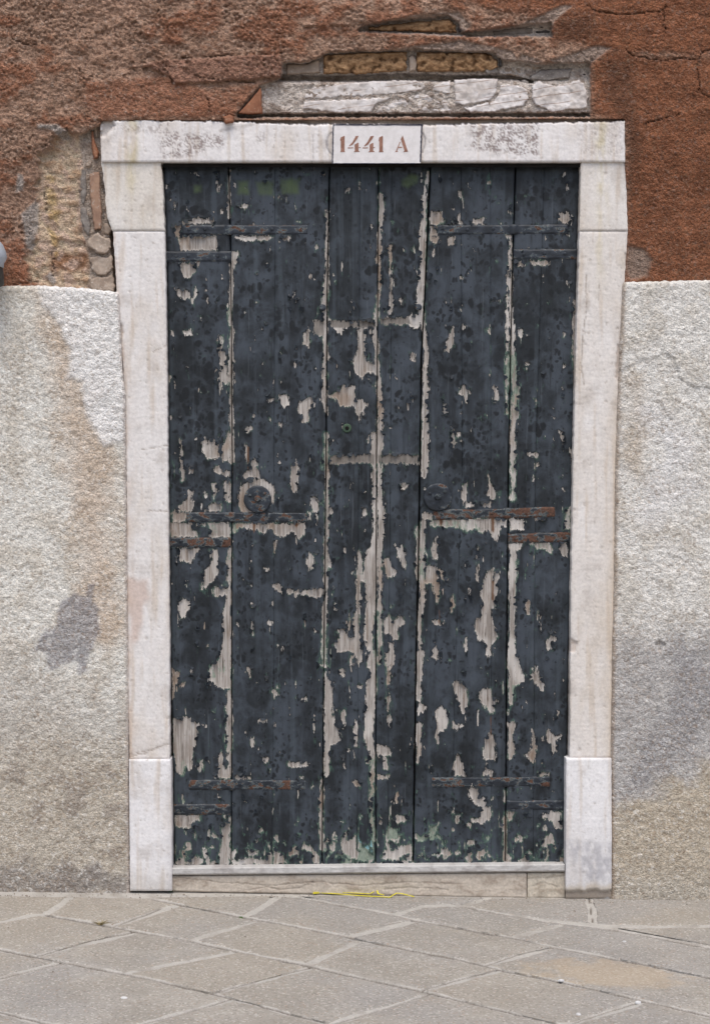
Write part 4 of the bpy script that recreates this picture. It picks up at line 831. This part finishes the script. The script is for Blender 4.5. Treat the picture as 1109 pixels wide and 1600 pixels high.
 [(440,1050),(480,1050),(530,1050),(590,1060),(590,1078),(445,1078)],[(610,980),(625,1010),(660,1030),(680,1070),(610,1075)],[(480,1010),(530,1010),(530,1030),(490,1035)],[(900,980),(925,960),(925,1010),(905,1020)],[(955,960),(985,910),(990,960),(1030,930),(1030,1000),(1080,1030),(1050,1050),(1000,1050),(970,1020)],[(560,530),(585,540),(570,560)],[(985,490),(1005,485),(1000,515)]],
R8: [
 [(130,0),(170,0),(160,50),(150,90),(135,60)],[(140,80),(155,90),(145,180),(135,150)],[(135,215),(150,210),(150,300),(155,350),(140,330)],[(90,440),(150,460),(155,495),(90,495)],[(120,505),(140,505),(140,560),(120,560)],[(95,585),(145,590),(140,610),(95,605)],[(160,800),(190,785),(230,785),(235,805),(190,820)],[(120,880),(150,840),(185,850),(185,890),(210,870),(180,920),(150,900),(135,910)],[(110,990),(130,955),(160,960),(190,935),(255,920),(255,960),(200,985),(160,1000)],
 [(285,240),(330,260),(300,290),(285,300)],[(355,0),(385,0),(375,35),(360,20)],[(455,145),(490,135),(520,170),(525,270),(515,300),(495,290),(480,230),(460,190)],[(370,280),(395,255),(430,290),(432,340),(405,375),(385,380),(380,430),(372,400),(378,340)],[(455,330),(480,355),(465,378),(450,365)],[(570,210),(600,175),(635,170),(640,220),(660,230),(650,290),(630,295),(600,250)],[(605,420),(625,385),(650,395),(660,480),(660,520),(600,510)],[(455,550),(485,485),(500,540),(512,592),(460,594)],[(600,570),(615,535),(620,560),(640,570),(635,592),(600,592)],[(340,540),(350,540),(350,575)],
 [(725,0),(760,0),(770,60),(800,100),(795,140),(755,160),(735,250),(720,240),(722,100)],[(720,340),(745,330),(755,360),(735,410),(760,450),(750,490),(730,510),(718,500)],[(850,60),(870,110),(890,150),(885,180),(860,160),(830,120)],[(835,370),(855,410),(855,480),(840,530),(820,510),(795,490),(835,460)],[(900,390),(915,368),(940,400),(980,395),(950,430),(950,470),(935,490),(925,440),(905,425)],[(950,280),(965,280),(965,315),(952,320)],[(865,578),(920,575),(915,592),(870,592)],
 [(520,652),(580,652),(580,690),(610,710),(605,750),(580,740),(540,710)],[(590,750),(635,740),(640,790),(600,825),(545,820),(545,800),(595,790)],[(700,665),(710,670),(708,720),(695,710)],[(870,790),(900,765),(975,765),(975,840),(945,840),(930,810)],[(710,768),(745,765),(740,800),(712,810)],[(885,900),(930,865),(935,910),(885,930)],[(940,920),(947,940),(940,955)],[(330,890),(350,840),(385,820),(375,860),(355,885)],[(465,800),(485,785),(485,810),(470,825)],[(515,985),(540,980),(540,1005),(520,1005)],[(610,890),(640,880),(615,910)],[(0,620),(15,625),(10,645),(0,640)],[(0,900),(30,940),(60,980),(60,1000),(0,1000)]]}
SEAMS = {R3: [[(398,560,8),(395,700,14),(395,850,14),(402,930,18),(395,1050,14),(398,1200,12),(400,1400,14),(395,1566,24)],
  [(885,290,8),(885,560,10),(880,680,22),(875,740,22),(870,800,20),(875,900,22),(880,1000,14),(870,1150,16),(870,1250,20),(880,1320,10)],[(385,90,4),(385,320,8)]],
 R4: [[(110,205,18),(112,300,18),(100,380,12),(100,500,14),(105,620,8),(95,700,8),(85,800,10),(78,860,20),(90,960,12),(95,1100,16),(105,1200,16),(105,1300,22),(95,1400,22),(85,1479,20)],
  [(335,95,6),(322,180,14),(312,290,18),(310,400,28),(308,520,28),(300,640,34),(296,715,30),(305,790,20),(318,870,14),(325,950,20),(320,1040,18),(322,1140,20),(320,1250,22),(320,1400,22),(315,1479,24)],
  [(730,400,12),(728,560,10),(735,600,8),(730,740,14),(740,800,14),(742,880,14),(738,960,22),(748,1050,26),(755,1150,22),(748,1250,24),(742,1350,22),(740,1479,18)],[(718,560,6),(715,1000,8),(712,1250,8)],[(1040,720,12),(1035,900,8),(1040,1100,6)]],
 R5: [[(392,575,12),(390,640,16),(385,740,18),(390,800,12),(380,870,24),(375,950,44),(375,1050,40),(370,1120,50),(362,1174,70)],[(880,0,14),(880,170,16),(880,300,14),(885,360,14),(880,500,14),(878,650,16),(875,760,12),(872,900,14),(870,1000,14),(868,1174,16)],[(1050,600,18),(1050,700,16),(1045,800,16),(1040,900,14),(1030,960,20),(1045,1060,30)]],
 R6: [[(75,0,22),(75,180,18),(78,300,16),(80,450,18),(75,540,30),(55,620,60),(60,700,50),(60,800,40),(50,900,35),(45,960,35),(60,1040,22),(70,1109,22)],[(105,0,26),(100,100,14),(100,250,16),(112,400,26),(100,550,22),(105,700,12),(100,900,12),(100,1100,12)],
  [(325,0,26),(322,100,28),(318,190,26)],[(312,420,24),(308,550,26),(305,700,20),(310,780,18),(290,900,12),(295,1000,14),(290,1109,12)],[(285,450,10),(282,700,8)],[(742,90,22),(745,180,18),(740,300,20)],[(742,530,34),(745,620,30),(742,720,28),(740,850,24),(738,950,22),(735,1109,40)]],
 R7: [[(385,200,20),(385,300,18),(385,400,26),(385,500,22),(390,600,14)],[(860,650,10),(855,800,12),(858,1000,10)]],
 R8: [[(70,0,26),(68,100,30),(60,200,40),(50,330,40),(48,400,40),(65,470,24),(70,600,12),(60,700,10),(72,900,14)],[(295,0,26),(290,100,24),(290,220,20)],[(290,350,26),(290,450,20),(285,520,6)],[(740,0,36),(735,120,20)],[(705,800,12),(708,1000,10)]]}
GHOST = {R3: [[(815,848),(868,848),(868,928),(815,928)],[(900,848),(1045,855),(1045,890),(900,885)]], R4: [[(100,795),(240,785),(250,820),(100,830)],[(0,800),(70,800),(85,835),(0,840)]],
 R5: [[(893,105),(1109,95),(1109,140),(890,150)]], R6: [[(95,95),(290,90),(290,140),(95,137)],[(0,95),(75,93),(75,137),(0,135)]]}
GREEN = {R3: [[(345,790),(395,790),(395,960),(350,950)],[(910,650),(938,650),(938,692),(912,685)],[(845,1400),(885,1400),(885,1566),(840,1566)]], R4: [[(60,690),(90,690),(95,800),(70,790)],[(705,960),(775,960),(775,1270),(700,1270)],[(320,240),(335,240),(335,560),(318,560)]],
 R5: [[(340,335),(392,345),(392,390),(340,388)],[(405,450),(480,450),(450,480),(405,500)],[(355,600),(395,600),(395,640),(360,640)],[(845,60),(880,60),(880,180),(850,170)],[(885,670),(910,680),(900,715),(885,710)],[(840,1000),(905,960),(905,1174),(830,1174)],[(280,450),(330,450),(330,500),(300,500)]],
 R6: [[(345,402),(560,402),(600,470),(500,470),(345,445)],[(490,205),(530,205),(525,240),(495,240)],[(735,100),(775,160),(770,330),(730,330)],[(810,518),(950,518),(950,575),(820,560)],[(985,350),(1020,350),(1020,460),(980,460)],[(740,590),(780,600),(770,760),(750,800)],[(290,540),(340,540),(330,700),(290,700)],[(80,850),(110,850),(105,1109),(80,1109)],[(250,440),(300,440),(290,490),(250,485)],[(60,960),(100,960),(100,1100),(60,1100)]],
 R7: [[(280,60),(360,20),(370,100),(290,140)],[(330,280),(380,280),(380,390),(335,390)],[(330,420),(375,420),(370,500),(335,490)],[(840,0),(870,0),(870,110),(840,110)],[(610,100),(640,100),(640,180),(612,180)],[(140,540),(175,540),(170,640),(140,650)],[(100,720),(180,740),(170,770),(105,770)],[(230,835),(360,830),(360,900),(240,880)],[(870,740),(910,750),(900,830),(870,810)],[(870,1000),(1000,1040),(1000,1085),(870,1085)]],
 R8: [[(90,50),(135,50),(130,230),(90,230)],[(730,150),(775,150),(770,330),(735,330)],[(45,500),(80,500),(80,830),(45,830)],[(275,600),(310,620),(300,800),(275,800)],[(740,760),(800,765),(790,850),(745,850)],[(270,800),(380,800),(420,930),(280,930)],[(120,840),(200,840),(190,900),(130,900)],[(600,860),(660,860),(640,940),(600,940)],[(700,650),(760,660),(755,700),(700,690)],[(0,830),(80,830),(80,1000),(0,1000)],[(80,650),(130,640),(130,760),(90,780)]]}
TURQ = {R7: [[(1035,915),(1100,895),(1109,1000),(1070,985),(1045,965)]], R8: [[(0,860),(60,840),(70,960),(20,930)]], R4: [[(760,740),(790,760),(785,830),(755,810)]], R5: [[(890,520),(915,515),(920,575),(965,600),(955,625),(900,600)]]}
PALE = {R5: [[(890,520),(915,515),(920,575),(965,600),(955,625),(900,600)]], R4: []}
GRAF = {R3: [[(430,140),(485,140),(485,205),(430,205)],[(525,145),(610,140),(605,212),(540,210)],[(650,130),(745,130),(740,205),(655,205)],[(210,165),(240,165),(240,195),(210,195)]], R4: [[(205,130),(260,100),(292,110),(285,140),(240,165),(205,150)]]}
RUSTP = {R3: [[(480,360),(560,362),(555,375),(490,374)],[(640,365),(720,365),(710,395),(650,390)]], R6: [[(388,400),(402,400),(400,450),(390,445)],[(640,395),(655,395),(650,470),(642,460)],[(640,700),(650,700),(648,800),(640,790)],[(385,800),(392,800),(390,900)]], R5: [[(505,450),(520,450),(512,500)],[(700,440),(740,450),(730,470)],[(480,60),(486,60),(486,180),(480,170)]], R8: [[(630,290),(640,290),(640,400),(632,390)]]}
S0 = curve([(258,255.5),(400,261.5),(720,264.5),(1020,267),(1190,270.5),(1356,273)]); S1 = curve([(258,357.5),(400,361),(700,363),(1020,362.3),(1356,361.5)])
S2 = curve([(258,515),(450,511),(700,509.5),(900,507.5),(1020,506),(1356,503)]); S3 = curve([(258,591.5),(450,590),(720,588),(1020,587),(1356,586.5)])
S4 = curve([(258,672),(450,664),(560,658),(720,656),(900,653),(1020,650),(1356,645)]); S5 = curve([(258,805),(400,800.5),(560,797),(720,794),(850,793),(1020,791),(1356,789)])
S6 = curve([(258,908),(400,901.5),(720,894.5),(1020,888.5),(1190,885),(1356,882)])
F2 = curve([(258,430),(720,428),(1020,428),(1356,424.5)]); F8 = curve([(258,562),(720,560),(1356,558)]); F4 = curve([(258,612),(720,610),(1020,607),(1356,606)])
F5 = curve([(258,720),(720,722),(1020,712),(1356,704)]); F6 = curve([(258,766),(1356,767)]); F7 = curve([(258,850),(720,836),(1356,832)])
EDGES = [(S0,.8),(S1,.75),(F2,.12),(S2,.75),(F8,.14),(S3,.7),(F4,.16),(S4,1.25),(F5,.12),(F6,.12),(S5,.95),(F7,.12),(S6,1.2)]
def un(table, X, Y, line=False):
    out = np.full(X.shape, -14.0)
    for cr, polys in table.items():
        for p in polys: out = np.maximum(out, (sdf_line if line else sdf_poly)(crop(p, *cr), X, Y, 14))
    return out
def plank(i):
    (ea, ga), (eb, gb) = EDGES[i], EDGES[i+1]
    y0, y1 = 259.0, 1352.0
    def xl(y): return ea(y)+ga+.9*ga*pn(np.asarray(y)*.03, 0*np.asarray(y)+i, 500+i)*.5
    def xr(y): return eb(y)-gb+.9*gb*pn(np.asarray(y)*.03, 0*np.asarray(y)+i, 700+i)*.5
    X, Y = strip_grid(xl, xr, y0, y1, 1.55, 1.75)
    el = X-xl(Y); er = xr(Y)-X
    bite = 5*np.clip(pn(X*.09, 0*X, 520+i)+.15, 0, 1)*sm(Y, 1325, 1352)                 # rotten lower ends
    Y = Y - bite
    m1 = fbm(X*.10, Y*.05, 4, 530); m2 = fbm(X*.34, Y*.11, 2, 540)
    sd = np.maximum(un(BARE, X, Y), un(SEAMS, X, Y, True)+.9) + 2.6*m1 + 1.7*m2
    gh = un(GHOST, X, Y); sd = np.maximum(sd, gh + 3.4*m1 + 1.6*m2 - 1.0)
    # ring scraped bare round the left lock plate
    rr_ = np.hypot(X-402.5, Y-779.6); an = np.arctan2(Y-779.6, X-402.5)
    ring = np.minimum(31-rr_, rr_-15) - 5.0*np.clip(np.cos(an-.85)-.15, 0, 2)*2.2; sd = np.maximum(sd, ring+.8*m1)
    # small flakes gone everywhere, more towards the foot and along plank edges
    ch = fbm(X*.085, Y*.026, 4, 550); cv = fbm(X*.02, Y*.012, 3, 560)
    dens = .05*sm(Y, 600, 1300)+.10*sm(Y, 1290, 1350)+.10*np.exp(-np.minimum(el, er)/3.0)-.05*sm(Y, 600, 300)
    sd = np.maximum(sd, (ch+.35*cv+dens-.80)*26)
    foot = fbm(X*.07, Y*.05, 4, 565); sd = np.maximum(sd, (foot+.5*sm(Y, 1265, 1352)-.66)*16)
    sl = fbm(X*.16, Y*.020, 3, 570); sd = np.maximum(sd, (sl+.5*dens-.72)*14)           # thin vertical splits
    sd = np.clip(sd, -12, 12)
    bare = sm(sd, -.8, .8)
    grn = np.clip(sm(un(GREEN, X, Y)+3*m1, -4, 3)*.62 + .30*sm(Y, 1255, 1345) + .30*sm(fbm(X*.02, Y*.008, 3, 575), .15, .6)*np.exp(-np.minimum(el, er)/5), 0, 1)
    gho = sm(gh, -1.5, 1); grf = sm(un(GRAF, X, Y)+2.5*m1, -4, 4); rst = sm(un(RUSTP, X, Y)+2*m1, -2, 2)
    tq = sm(un(TURQ, X, Y)+2*m1, -2, 2)
    haze = np.clip(sm(np.minimum(el, er), 14, 2)*(1.0 if i in (0,) else .25)*sm(Y, 420, 700) + .6*sm(Y, 320, 262)*sm(fbm(X*.02, Y*.03, 3, 577), -.3, .4), 0, 1)
    grain = fbm(X*.22, Y*.012, 3, 580); low = fbm(X*.02, Y*.006, 3, 590+i)
    D = DD + .0016*low + .0022*(1-bare) + .0034*np.exp(-(np.clip(-sd, 0, 12)/2.2)**2)*(1-bare)*sm(fbm(X*.05, Y*.05, 2, 585), -.2, .5) + .0012*grain*bare + .0004*grain
    D -= np.where(el < er, .0045 if ga > .5 else .0015, .0045 if gb > .5 else .0015)*np.clip(1-np.minimum(el, er)/1.6, 0, 1)**1.5
    D += (.0015 if i in (1,2,8,9,10) else 0)
    D -= .004*sm(fbm(X*.2, Y*.01, 3, 587), .55, .8)*bare                                    # open checks in the timber
    # curled lips of paint along the holes
    gy_, gx_ = np.gradient(sd); gx_ = gx_/1.55; gy_ = gy_/1.75; rs = np.random.RandomState(900+i)
    cand = np.argwhere((np.abs(sd+.4) < .8) & (gy_ > -.25) & (el > 4) & (er > 4)); rs.shuffle(cand)
    for r_, c_ in cand[:int(len(cand)*.09)]:
        g_ = np.array([gx_[r_, c_], gy_[r_, c_]]); nrm_ = g_/(np.hypot(*g_)+1e-6); tn = np.array([-nrm_[1], nrm_[0]])
        w_ = rs.uniform(1.5, 5.5); L_ = rs.uniform(1.5, 5.0); up = rs.uniform(.002, .009); p0 = np.array([X[r_, c_], Y[r_, c_]])-nrm_*2.0
        k_ = len(FLV)
        for a_, (t_, h_) in enumerate(((0, .0012), (.45, .0018+up*.35), (1.0, .002+up))):
            for b_ in (-1, 0, 1):
                q_ = p0+nrm_*(2.0+L_)*t_*(1 if b_ == 0 else rs.uniform(.5, .95))+tn*w_*b_*(1-.35*t_)
                FLV.append(P(q_[0], q_[1], D[r_, c_]+h_+.0003))
        for a_ in range(2):
            for b_ in range(2): FLF.append((k_+3*a_+b_, k_+3*a_+b_+1, k_+3*a_+b_+4, k_+3*a_+b_+3))
    field('plank', X, Y, D, MAT_PAINT, door, attrs=dict(sdf=sd, grn=grn, gho=gho, grf=grf, rst=rst, tq=tq, haze=haze, gap=0*sd), back=DD-.03)
FLV = []; FLF = []
for i in range(12): plank(i)
_fv = np.array(FLV)-np.array(root_loc(door)); _fl = link('paint_flakes', mesh_np('paint_flakes', _fv, np.array(FLF)), mat_simple('curled_paint', C(46,51,58), C(30,34,39), 30, C(70,80,78), .2, .001, .6), door); _fl['kind'] = 'stuff'
def box_mb(name, x0, y0, x1, y1, d0, d1, mat, parent):
    return plate(name, [(x0,y0),(x1,y0),(x1,y1),(x0,y1)], d0, d1, mat, parent)
box_mb('light_block_board', 250, 250, 912, 1358, DD-.06, DD-.034, MAT_DARK, door)  # dark board added behind the planks to block light through the gaps
box_mb('lintel_shade_strip', 255.5, 249, 907.5, 261.5, DD-.02, DD+.030, MAT_DARK, door)  # dark strip standing in for the shade under the lintel

# iron straps: bar with worn edges, a rolled knuckle over the fold, nail heads
def strap(x0, y0, x1, y1, h, mat, knuckle=None, nails=(), dz=.0055):
    n = int((x1-x0)/2.2)+2; m = 9; u = np.linspace(0, 1, n)[None,:]; v = np.linspace(0, 1, m)[:,None]
    X = x0+(x1-x0)*u+0*v; Y = y0+(y1-y0)*u+h*(v-.5); w = .5*fbm(X*.06, Y*.06, 3, int(x0)); Y = Y+w*(np.abs(v-.5)*2)
    ed = np.minimum(np.minimum(v, 1-v)*h, np.minimum(X-x0, x1-X))
    D = DD + dz - .004*np.clip(1-ed/1.6, 0, 1)**2 + .0008*fbm(X*.12, Y*.12, 3, int(y0))
    if knuckle: D = D + .006*np.sqrt(np.clip(1-((X-knuckle)/6.0)**2, 0, 1))
    o = field('hinge_strap', X, Y, D, mat, door, back=DD-.002)
    for px in nails:
        py = y0+(y1-y0)*(px-x0)/(x1-x0)+random.uniform(-1.5, 1.5); a = np.linspace(0, 2*np.pi, 10, endpoint=False)
        lump('nail', [(px+2.3*math.cos(t), py+2.3*math.sin(t)) for t in a], DD+dz+.003, DD+dz-.003, mat, o, round_px=1.2, amp=.0003, step=2, edge=.25, nr=2)
    return o
strap(284,359,482,359,16,MAT_STRAP,358.5,(295,320,375,425,468)); strap(259.5,400.5,362,400.5,16.5,MAT_STRAP,None,(276,294,340))
strap(683,359,888,358,15.5,MAT_STRAP,802,(694,730,770,840,872)); strap(802,397,903,397,16.5,MAT_STRAP,None,(818,850,882))
strap(291.5,808,481,808,15.5,MAT_RUST,363,(300,345,382,421,470)); strap(265,847.5,361,847.5,16,MAT_RUSTY,None,(282,318,350))
strap(676,804.5,867,800,16.5,MAT_RUSTY,793,(690,740,768,820,855)); strap(793.5,841.5,892.5,839,16,MAT_RUSTY,None,(805,840,880))
strap(295,1226.5,479,1226.5,16.5,MAT_RUST,362,(299,321,337,375,391,424,470)); strap(272,1265,360.5,1264.5,17,MAT_RUST,None,(283,302,318,335))
strap(674,1222.5,859,1221,16,MAT_RUST,790,(683,750,768,820,846)); strap(791,1258,881.5,1258,15.5,MAT_STRAP,None,(819,861))
def rosette(cx, cy, r, seed):
    a = np.linspace(0, 2*np.pi, 56, endpoint=False)
    o = lump('lock_plate', [(cx+r*math.cos(t), cy+r*math.sin(t)) for t in a], DD+.013, DD, MAT_STRAP, door, round_px=3.5, amp=.0006, freq=.08, seed=seed, step=3, edge=.4, nr=6)
    for dx, dy, q, s in ((0,-1,5.2,0), (-12,-6,2.2,1), (11,-9,2.4,2), (3,15,2.2,3)):
        b = np.linspace(0, 2*np.pi, 14, endpoint=False)
        lump('bolt_head', [(cx+dx+q*math.cos(t), cy+dy+q*math.sin(t)) for t in b], DD+(.024 if s == 0 else .017), DD+.008, MAT_RUSTY, o, round_px=q*.35, amp=.0008, freq=.2, seed=seed+s, step=2, edge=.5, nr=2)
rosette(402.5, 780, 21.5, 71); rosette(683.5, 777, 22, 81)
for cx, cy, r in ((504,480.5,5.5),(653.5,480,5.5)):
    a = np.linspace(0, 2*np.pi, 18, endpoint=False); lump('iron_stud', [(cx+r*math.cos(t), cy+r*math.sin(t)) for t in a], DD+.016, DD, MAT_STRAP, door, round_px=2.5, amp=.0006, step=2, edge=.4, nr=3, seed=int(cx))
MAT_VERD = mat_simple('green_bronze', C(74,94,70), C(58,74,62), 80, C(104,124,92), .3, .001, .6)
a = np.linspace(0, 2*np.pi, 26, endpoint=False)
o = lump('keyhole_ring', [(542+7*math.cos(t), 669+7*math.sin(t)) for t in a], DD+.007, DD, MAT_VERD, door, round_px=2, amp=.0003, step=2, edge=.2, nr=3)
lump('keyhole', [(542+3.2*math.cos(t), 669+3.2*math.sin(t)) for t in a], DD+.0085, DD+.003, MAT_DARK, o, round_px=1, amp=.0001, step=2, edge=.1, nr=2)

# ------------------------------------------------------------------ small things
def lathe_mesh(name, prof, seg, mat, parent, y_squash=1.0):
    V = []; Fc = []
    for r, z in prof:
        for k in range(seg): t = 2*math.pi*k/seg; V.append((r*math.cos(t), r*math.sin(t)*y_squash, z))
    for a_ in range(len(prof)-1):
        for k in range(seg): Fc.append((a_*seg+k, a_*seg+(k+1) % seg, (a_+1)*seg+(k+1) % seg, (a_+1)*seg+k))
    me = bpy.data.meshes.new(name); me.from_pydata(V, [], Fc); me.update(); me.polygons.foreach_set('use_smooth', [True]*len(Fc))
    return link(name, me, mat, parent)
sc_ = .00206; fxp = P(-26, 446, .125)
fit = thing('wall_fitting', 'pale grey metal dome on a dark stem, standing out of the red plaster', 'wall fitting', (float(fxp[0]), -.125, float(fxp[2])))
lathe_mesh('hood', [(.004,.152),(.030,.150),(.052,.141),(.066,.124),(.074,.104),(.077,.088),(.074,.078),(.068,.070),(.066,.056),(.060,.054)], 40, MAT_METAL, fit)
lathe_mesh('stem', [(.062,.057),(.064,.050),(.066,.030),(.066,.004),(.060,0),(.002,0)], 40, MAT_METAL_D, fit)
lathe_mesh('wall_bracket', [(.002,.02),(.028,.02),(.028,.05),(.002,.05)], 16, MAT_METAL_D, fit).location = (0, .075, 0)

def ribbon(path, w, th, lift, mat, parent, origin):
    V = []; Fc = []; pts = np.array([np.array(G(x, y)) for x, y in path]); n = len(pts)
    for i, p in enumerate(pts):
        t = pts[min(i+1, n-1)]-pts[max(i-1, 0)]; t[2] = 0; t /= np.linalg.norm(t)+1e-9; s = np.array([-t[1], t[0], 0])
        z = lift[i]
        for a_, b_ in ((-1, 0), (1, 0), (1, 1), (-1, 1)): V.append(tuple(p+s*a_*w*.5+np.array([0, 0, z+b_*th])-np.array(origin)))
    for i in range(n-1):
        for k in range(4): Fc.append((i*4+k, i*4+(k+1) % 4, i*4+4+(k+1) % 4, i*4+4+k))
    Fc += [(3,2,1,0), ((n-1)*4, (n-1)*4+1, (n-1)*4+2, (n-1)*4+3)]
    me = bpy.data.meshes.new('strand'); me.from_pydata(V, [], Fc); me.update(); return link('strand', me, mat, parent)
go = [float(v) for v in G(560, 1400)]
ys = thing('plastic_strap', 'crumpled bright yellow plastic strap lying at the foot of the doorstep', 'strap', go)
cz = lambda p: crop(p, 470, 1340, 5.545)
ribbon(cz([(105,322),(170,316),(330,324),(500,341),(650,346),(770,352),(830,338),(880,340),(980,348)]), .006, .0015, [.003,.004,.003,.004,.003,.003,.012,.010,.003], MAT_YELLOW, ys, go)
ribbon(cz([(108,320),(200,314),(300,316),(480,324),(600,330),(640,322),(655,318),(668,334),(720,342)]), .005, .0015, [.006,.008,.007,.006,.006,.012,.020,.008,.006], MAT_YELLOW, ys, go)

def blade(V, Fc, base, tip, w, bend=.0, seg=4):
    base = np.array(base); tip = np.array(tip); k = len(V); d = tip-base; s = np.cross(d, (0, 1, .3)); s = s/(np.linalg.norm(s)+1e-9)
    for i in range(seg+1):
        t = i/seg; c = base+d*t+np.array([0, 0, -bend*t*t]); ww = w*(math.sin(math.pi*(.12+.88*t)) if w > .004 else 1-t*.8)
        V += [tuple(c-s*ww*.5), tuple(c+s*ww*.5)]
    for i in range(seg): Fc.append((k+2*i, k+2*i+1, k+2*i+3, k+2*i+2))
def tuft(name, label, cat, px, py, n, h, w, spread, mat, part, bend=.01):
    g = [float(v) for v in G(px, py)]; t = thing(name, label, cat, g); V = []; Fc = []
    for i in range(n):
        a_ = random.uniform(0, 6.28); r = random.uniform(.2, 1)*spread
        blade(V, Fc, (random.uniform(-.006,.006), random.uniform(-.006,.006), 0), (r*math.cos(a_), r*math.sin(a_)-.004, h*random.uniform(.4, 1)), w*random.uniform(.6, 1.2), bend)
    me = bpy.data.meshes.new(part); me.from_pydata(V, [], Fc); me.update(); link(part, me, mat, t); return t
tuft('weed', 'small green weed growing where the left base block meets the doorstep', 'weed', 267, 1393, 16, .03, .010, .028, MAT_LEAF, 'leaf_cluster')
tuft('grass_tuft', 'dried straw-coloured grass tuft in a paving joint left of the door', 'grass tuft', 158, 1445, 46, .022, .0022, .035, MAT_STRAW, 'stalks', .006)
tuft('moss_sprig', 'tiny green sprig in the paving joint in front of the left door half', 'weed', 377, 1433, 14, .008, .007, .014, MAT_LEAF, 'leaf_cluster')

def bit(name, label, cat, px, py, rx, ry, h, mat, seed, group=None):
    c = [float(v) for v in G(px, py)]; n = 12; V = []; rs = np.random.RandomState(seed); k = .75+.5*rs.rand(n)
    rx *= .75; ry *= .75
    for f, z in ((1, -.002), (.92, h*.6), (.6, h)):
        for i in range(n): t = 2*math.pi*i/n; V.append((rx*k[i]*f*math.cos(t), ry*k[i]*f*math.sin(t), z+GA*rx*math.cos(t)*0))
    Fc = [[2*n+i for i in range(n)]] + [[a_*n+i, a_*n+(i+1) % n, (a_+1)*n+(i+1) % n, (a_+1)*n+i] for a_ in range(2) for i in range(n)]
    me = bpy.data.meshes.new(name); me.from_pydata(V, [], Fc); me.update(); o = link(name, me, mat, None, c); return tag(o, label, cat, group, 'thing')
bit('stone_chip', 'flat grey stone chip lying at the corner of the right base block', 'stone', 947, 1403, .026, .02, .012, MAT_CHIP, 1)
bit('paper_scrap', 'white scrap in the joint corner at the lower right of the pavement', 'litter', 996, 1566.5, .012, .010, .004, MAT_WHITE, 2)
bit('paper_scrap', 'pale crumb on the big slab at the lower left of the pavement', 'litter', 194, 1560, .013, .012, .004, MAT_WHITE, 3)
bit('paper_scrap', 'whitish flake beside the joint below the ochre stained slab', 'litter', 876, 1532, .010, .008, .003, MAT_WHITE, 4)
bit('paper_scrap', 'tiny white speck on the grey slab above the ochre stain', 'litter', 975, 1472, .008, .008, .004, MAT_WHITE, 5)
bit('paper_scrap', 'white crumb just right of the yellow strap against the step', 'litter', 648, 1398.5, .007, .007, .005, MAT_WHITE, 6)
bit('paper_scrap', 'crumpled white flake on the slab near the bottom edge right of middle', 'litter', 903, 1586, .009, .009, .005, MAT_WHITE, 7)

# crumbs and grit swept against the foot of the wall
rs = np.random.RandomState(5); GV = []; GF = []
for k in range(420):
    px = rs.uniform(-20, 1130); base = np.interp(px, [0, 203, 270, 820, 955, 1109], [1396, 1396, 1397, 1404, 1407, 1408]); py = base + rs.exponential(4.0)
    if rs.rand() < .25: py = rs.uniform(1400, 1600)
    g = np.array(G(px, py)); r = rs.uniform(.0012, .0042)*(1.5 if rs.rand() < .06 else 1); n = len(GV); a0 = rs.uniform(0, 6.28)
    for i in range(4): GV.append(g+np.array([r*math.cos(a0+i*1.57)*rs.uniform(.6, 1.2), r*math.sin(a0+i*1.57)*rs.uniform(.6, 1.2), .0005]))
    GV.append(g+np.array([rs.uniform(-.3, .3)*r, rs.uniform(-.3, .3)*r, r*rs.uniform(.6, 1.2)])); GF += [(n+i, n+(i+1) % 4, n+4) for i in range(4)]
_g = link('grit', mesh_np('grit', np.array(GV), np.zeros((0, 4), int), smooth=False, tris=np.array(GF)), mat_simple('grit', C(150,140,128), C(96,86,76), 300, C(190,186,180), .2, .001, .9)); tag(_g, 'crumbs and grit scattered along the foot of the wall', 'grit', None, 'stuff')
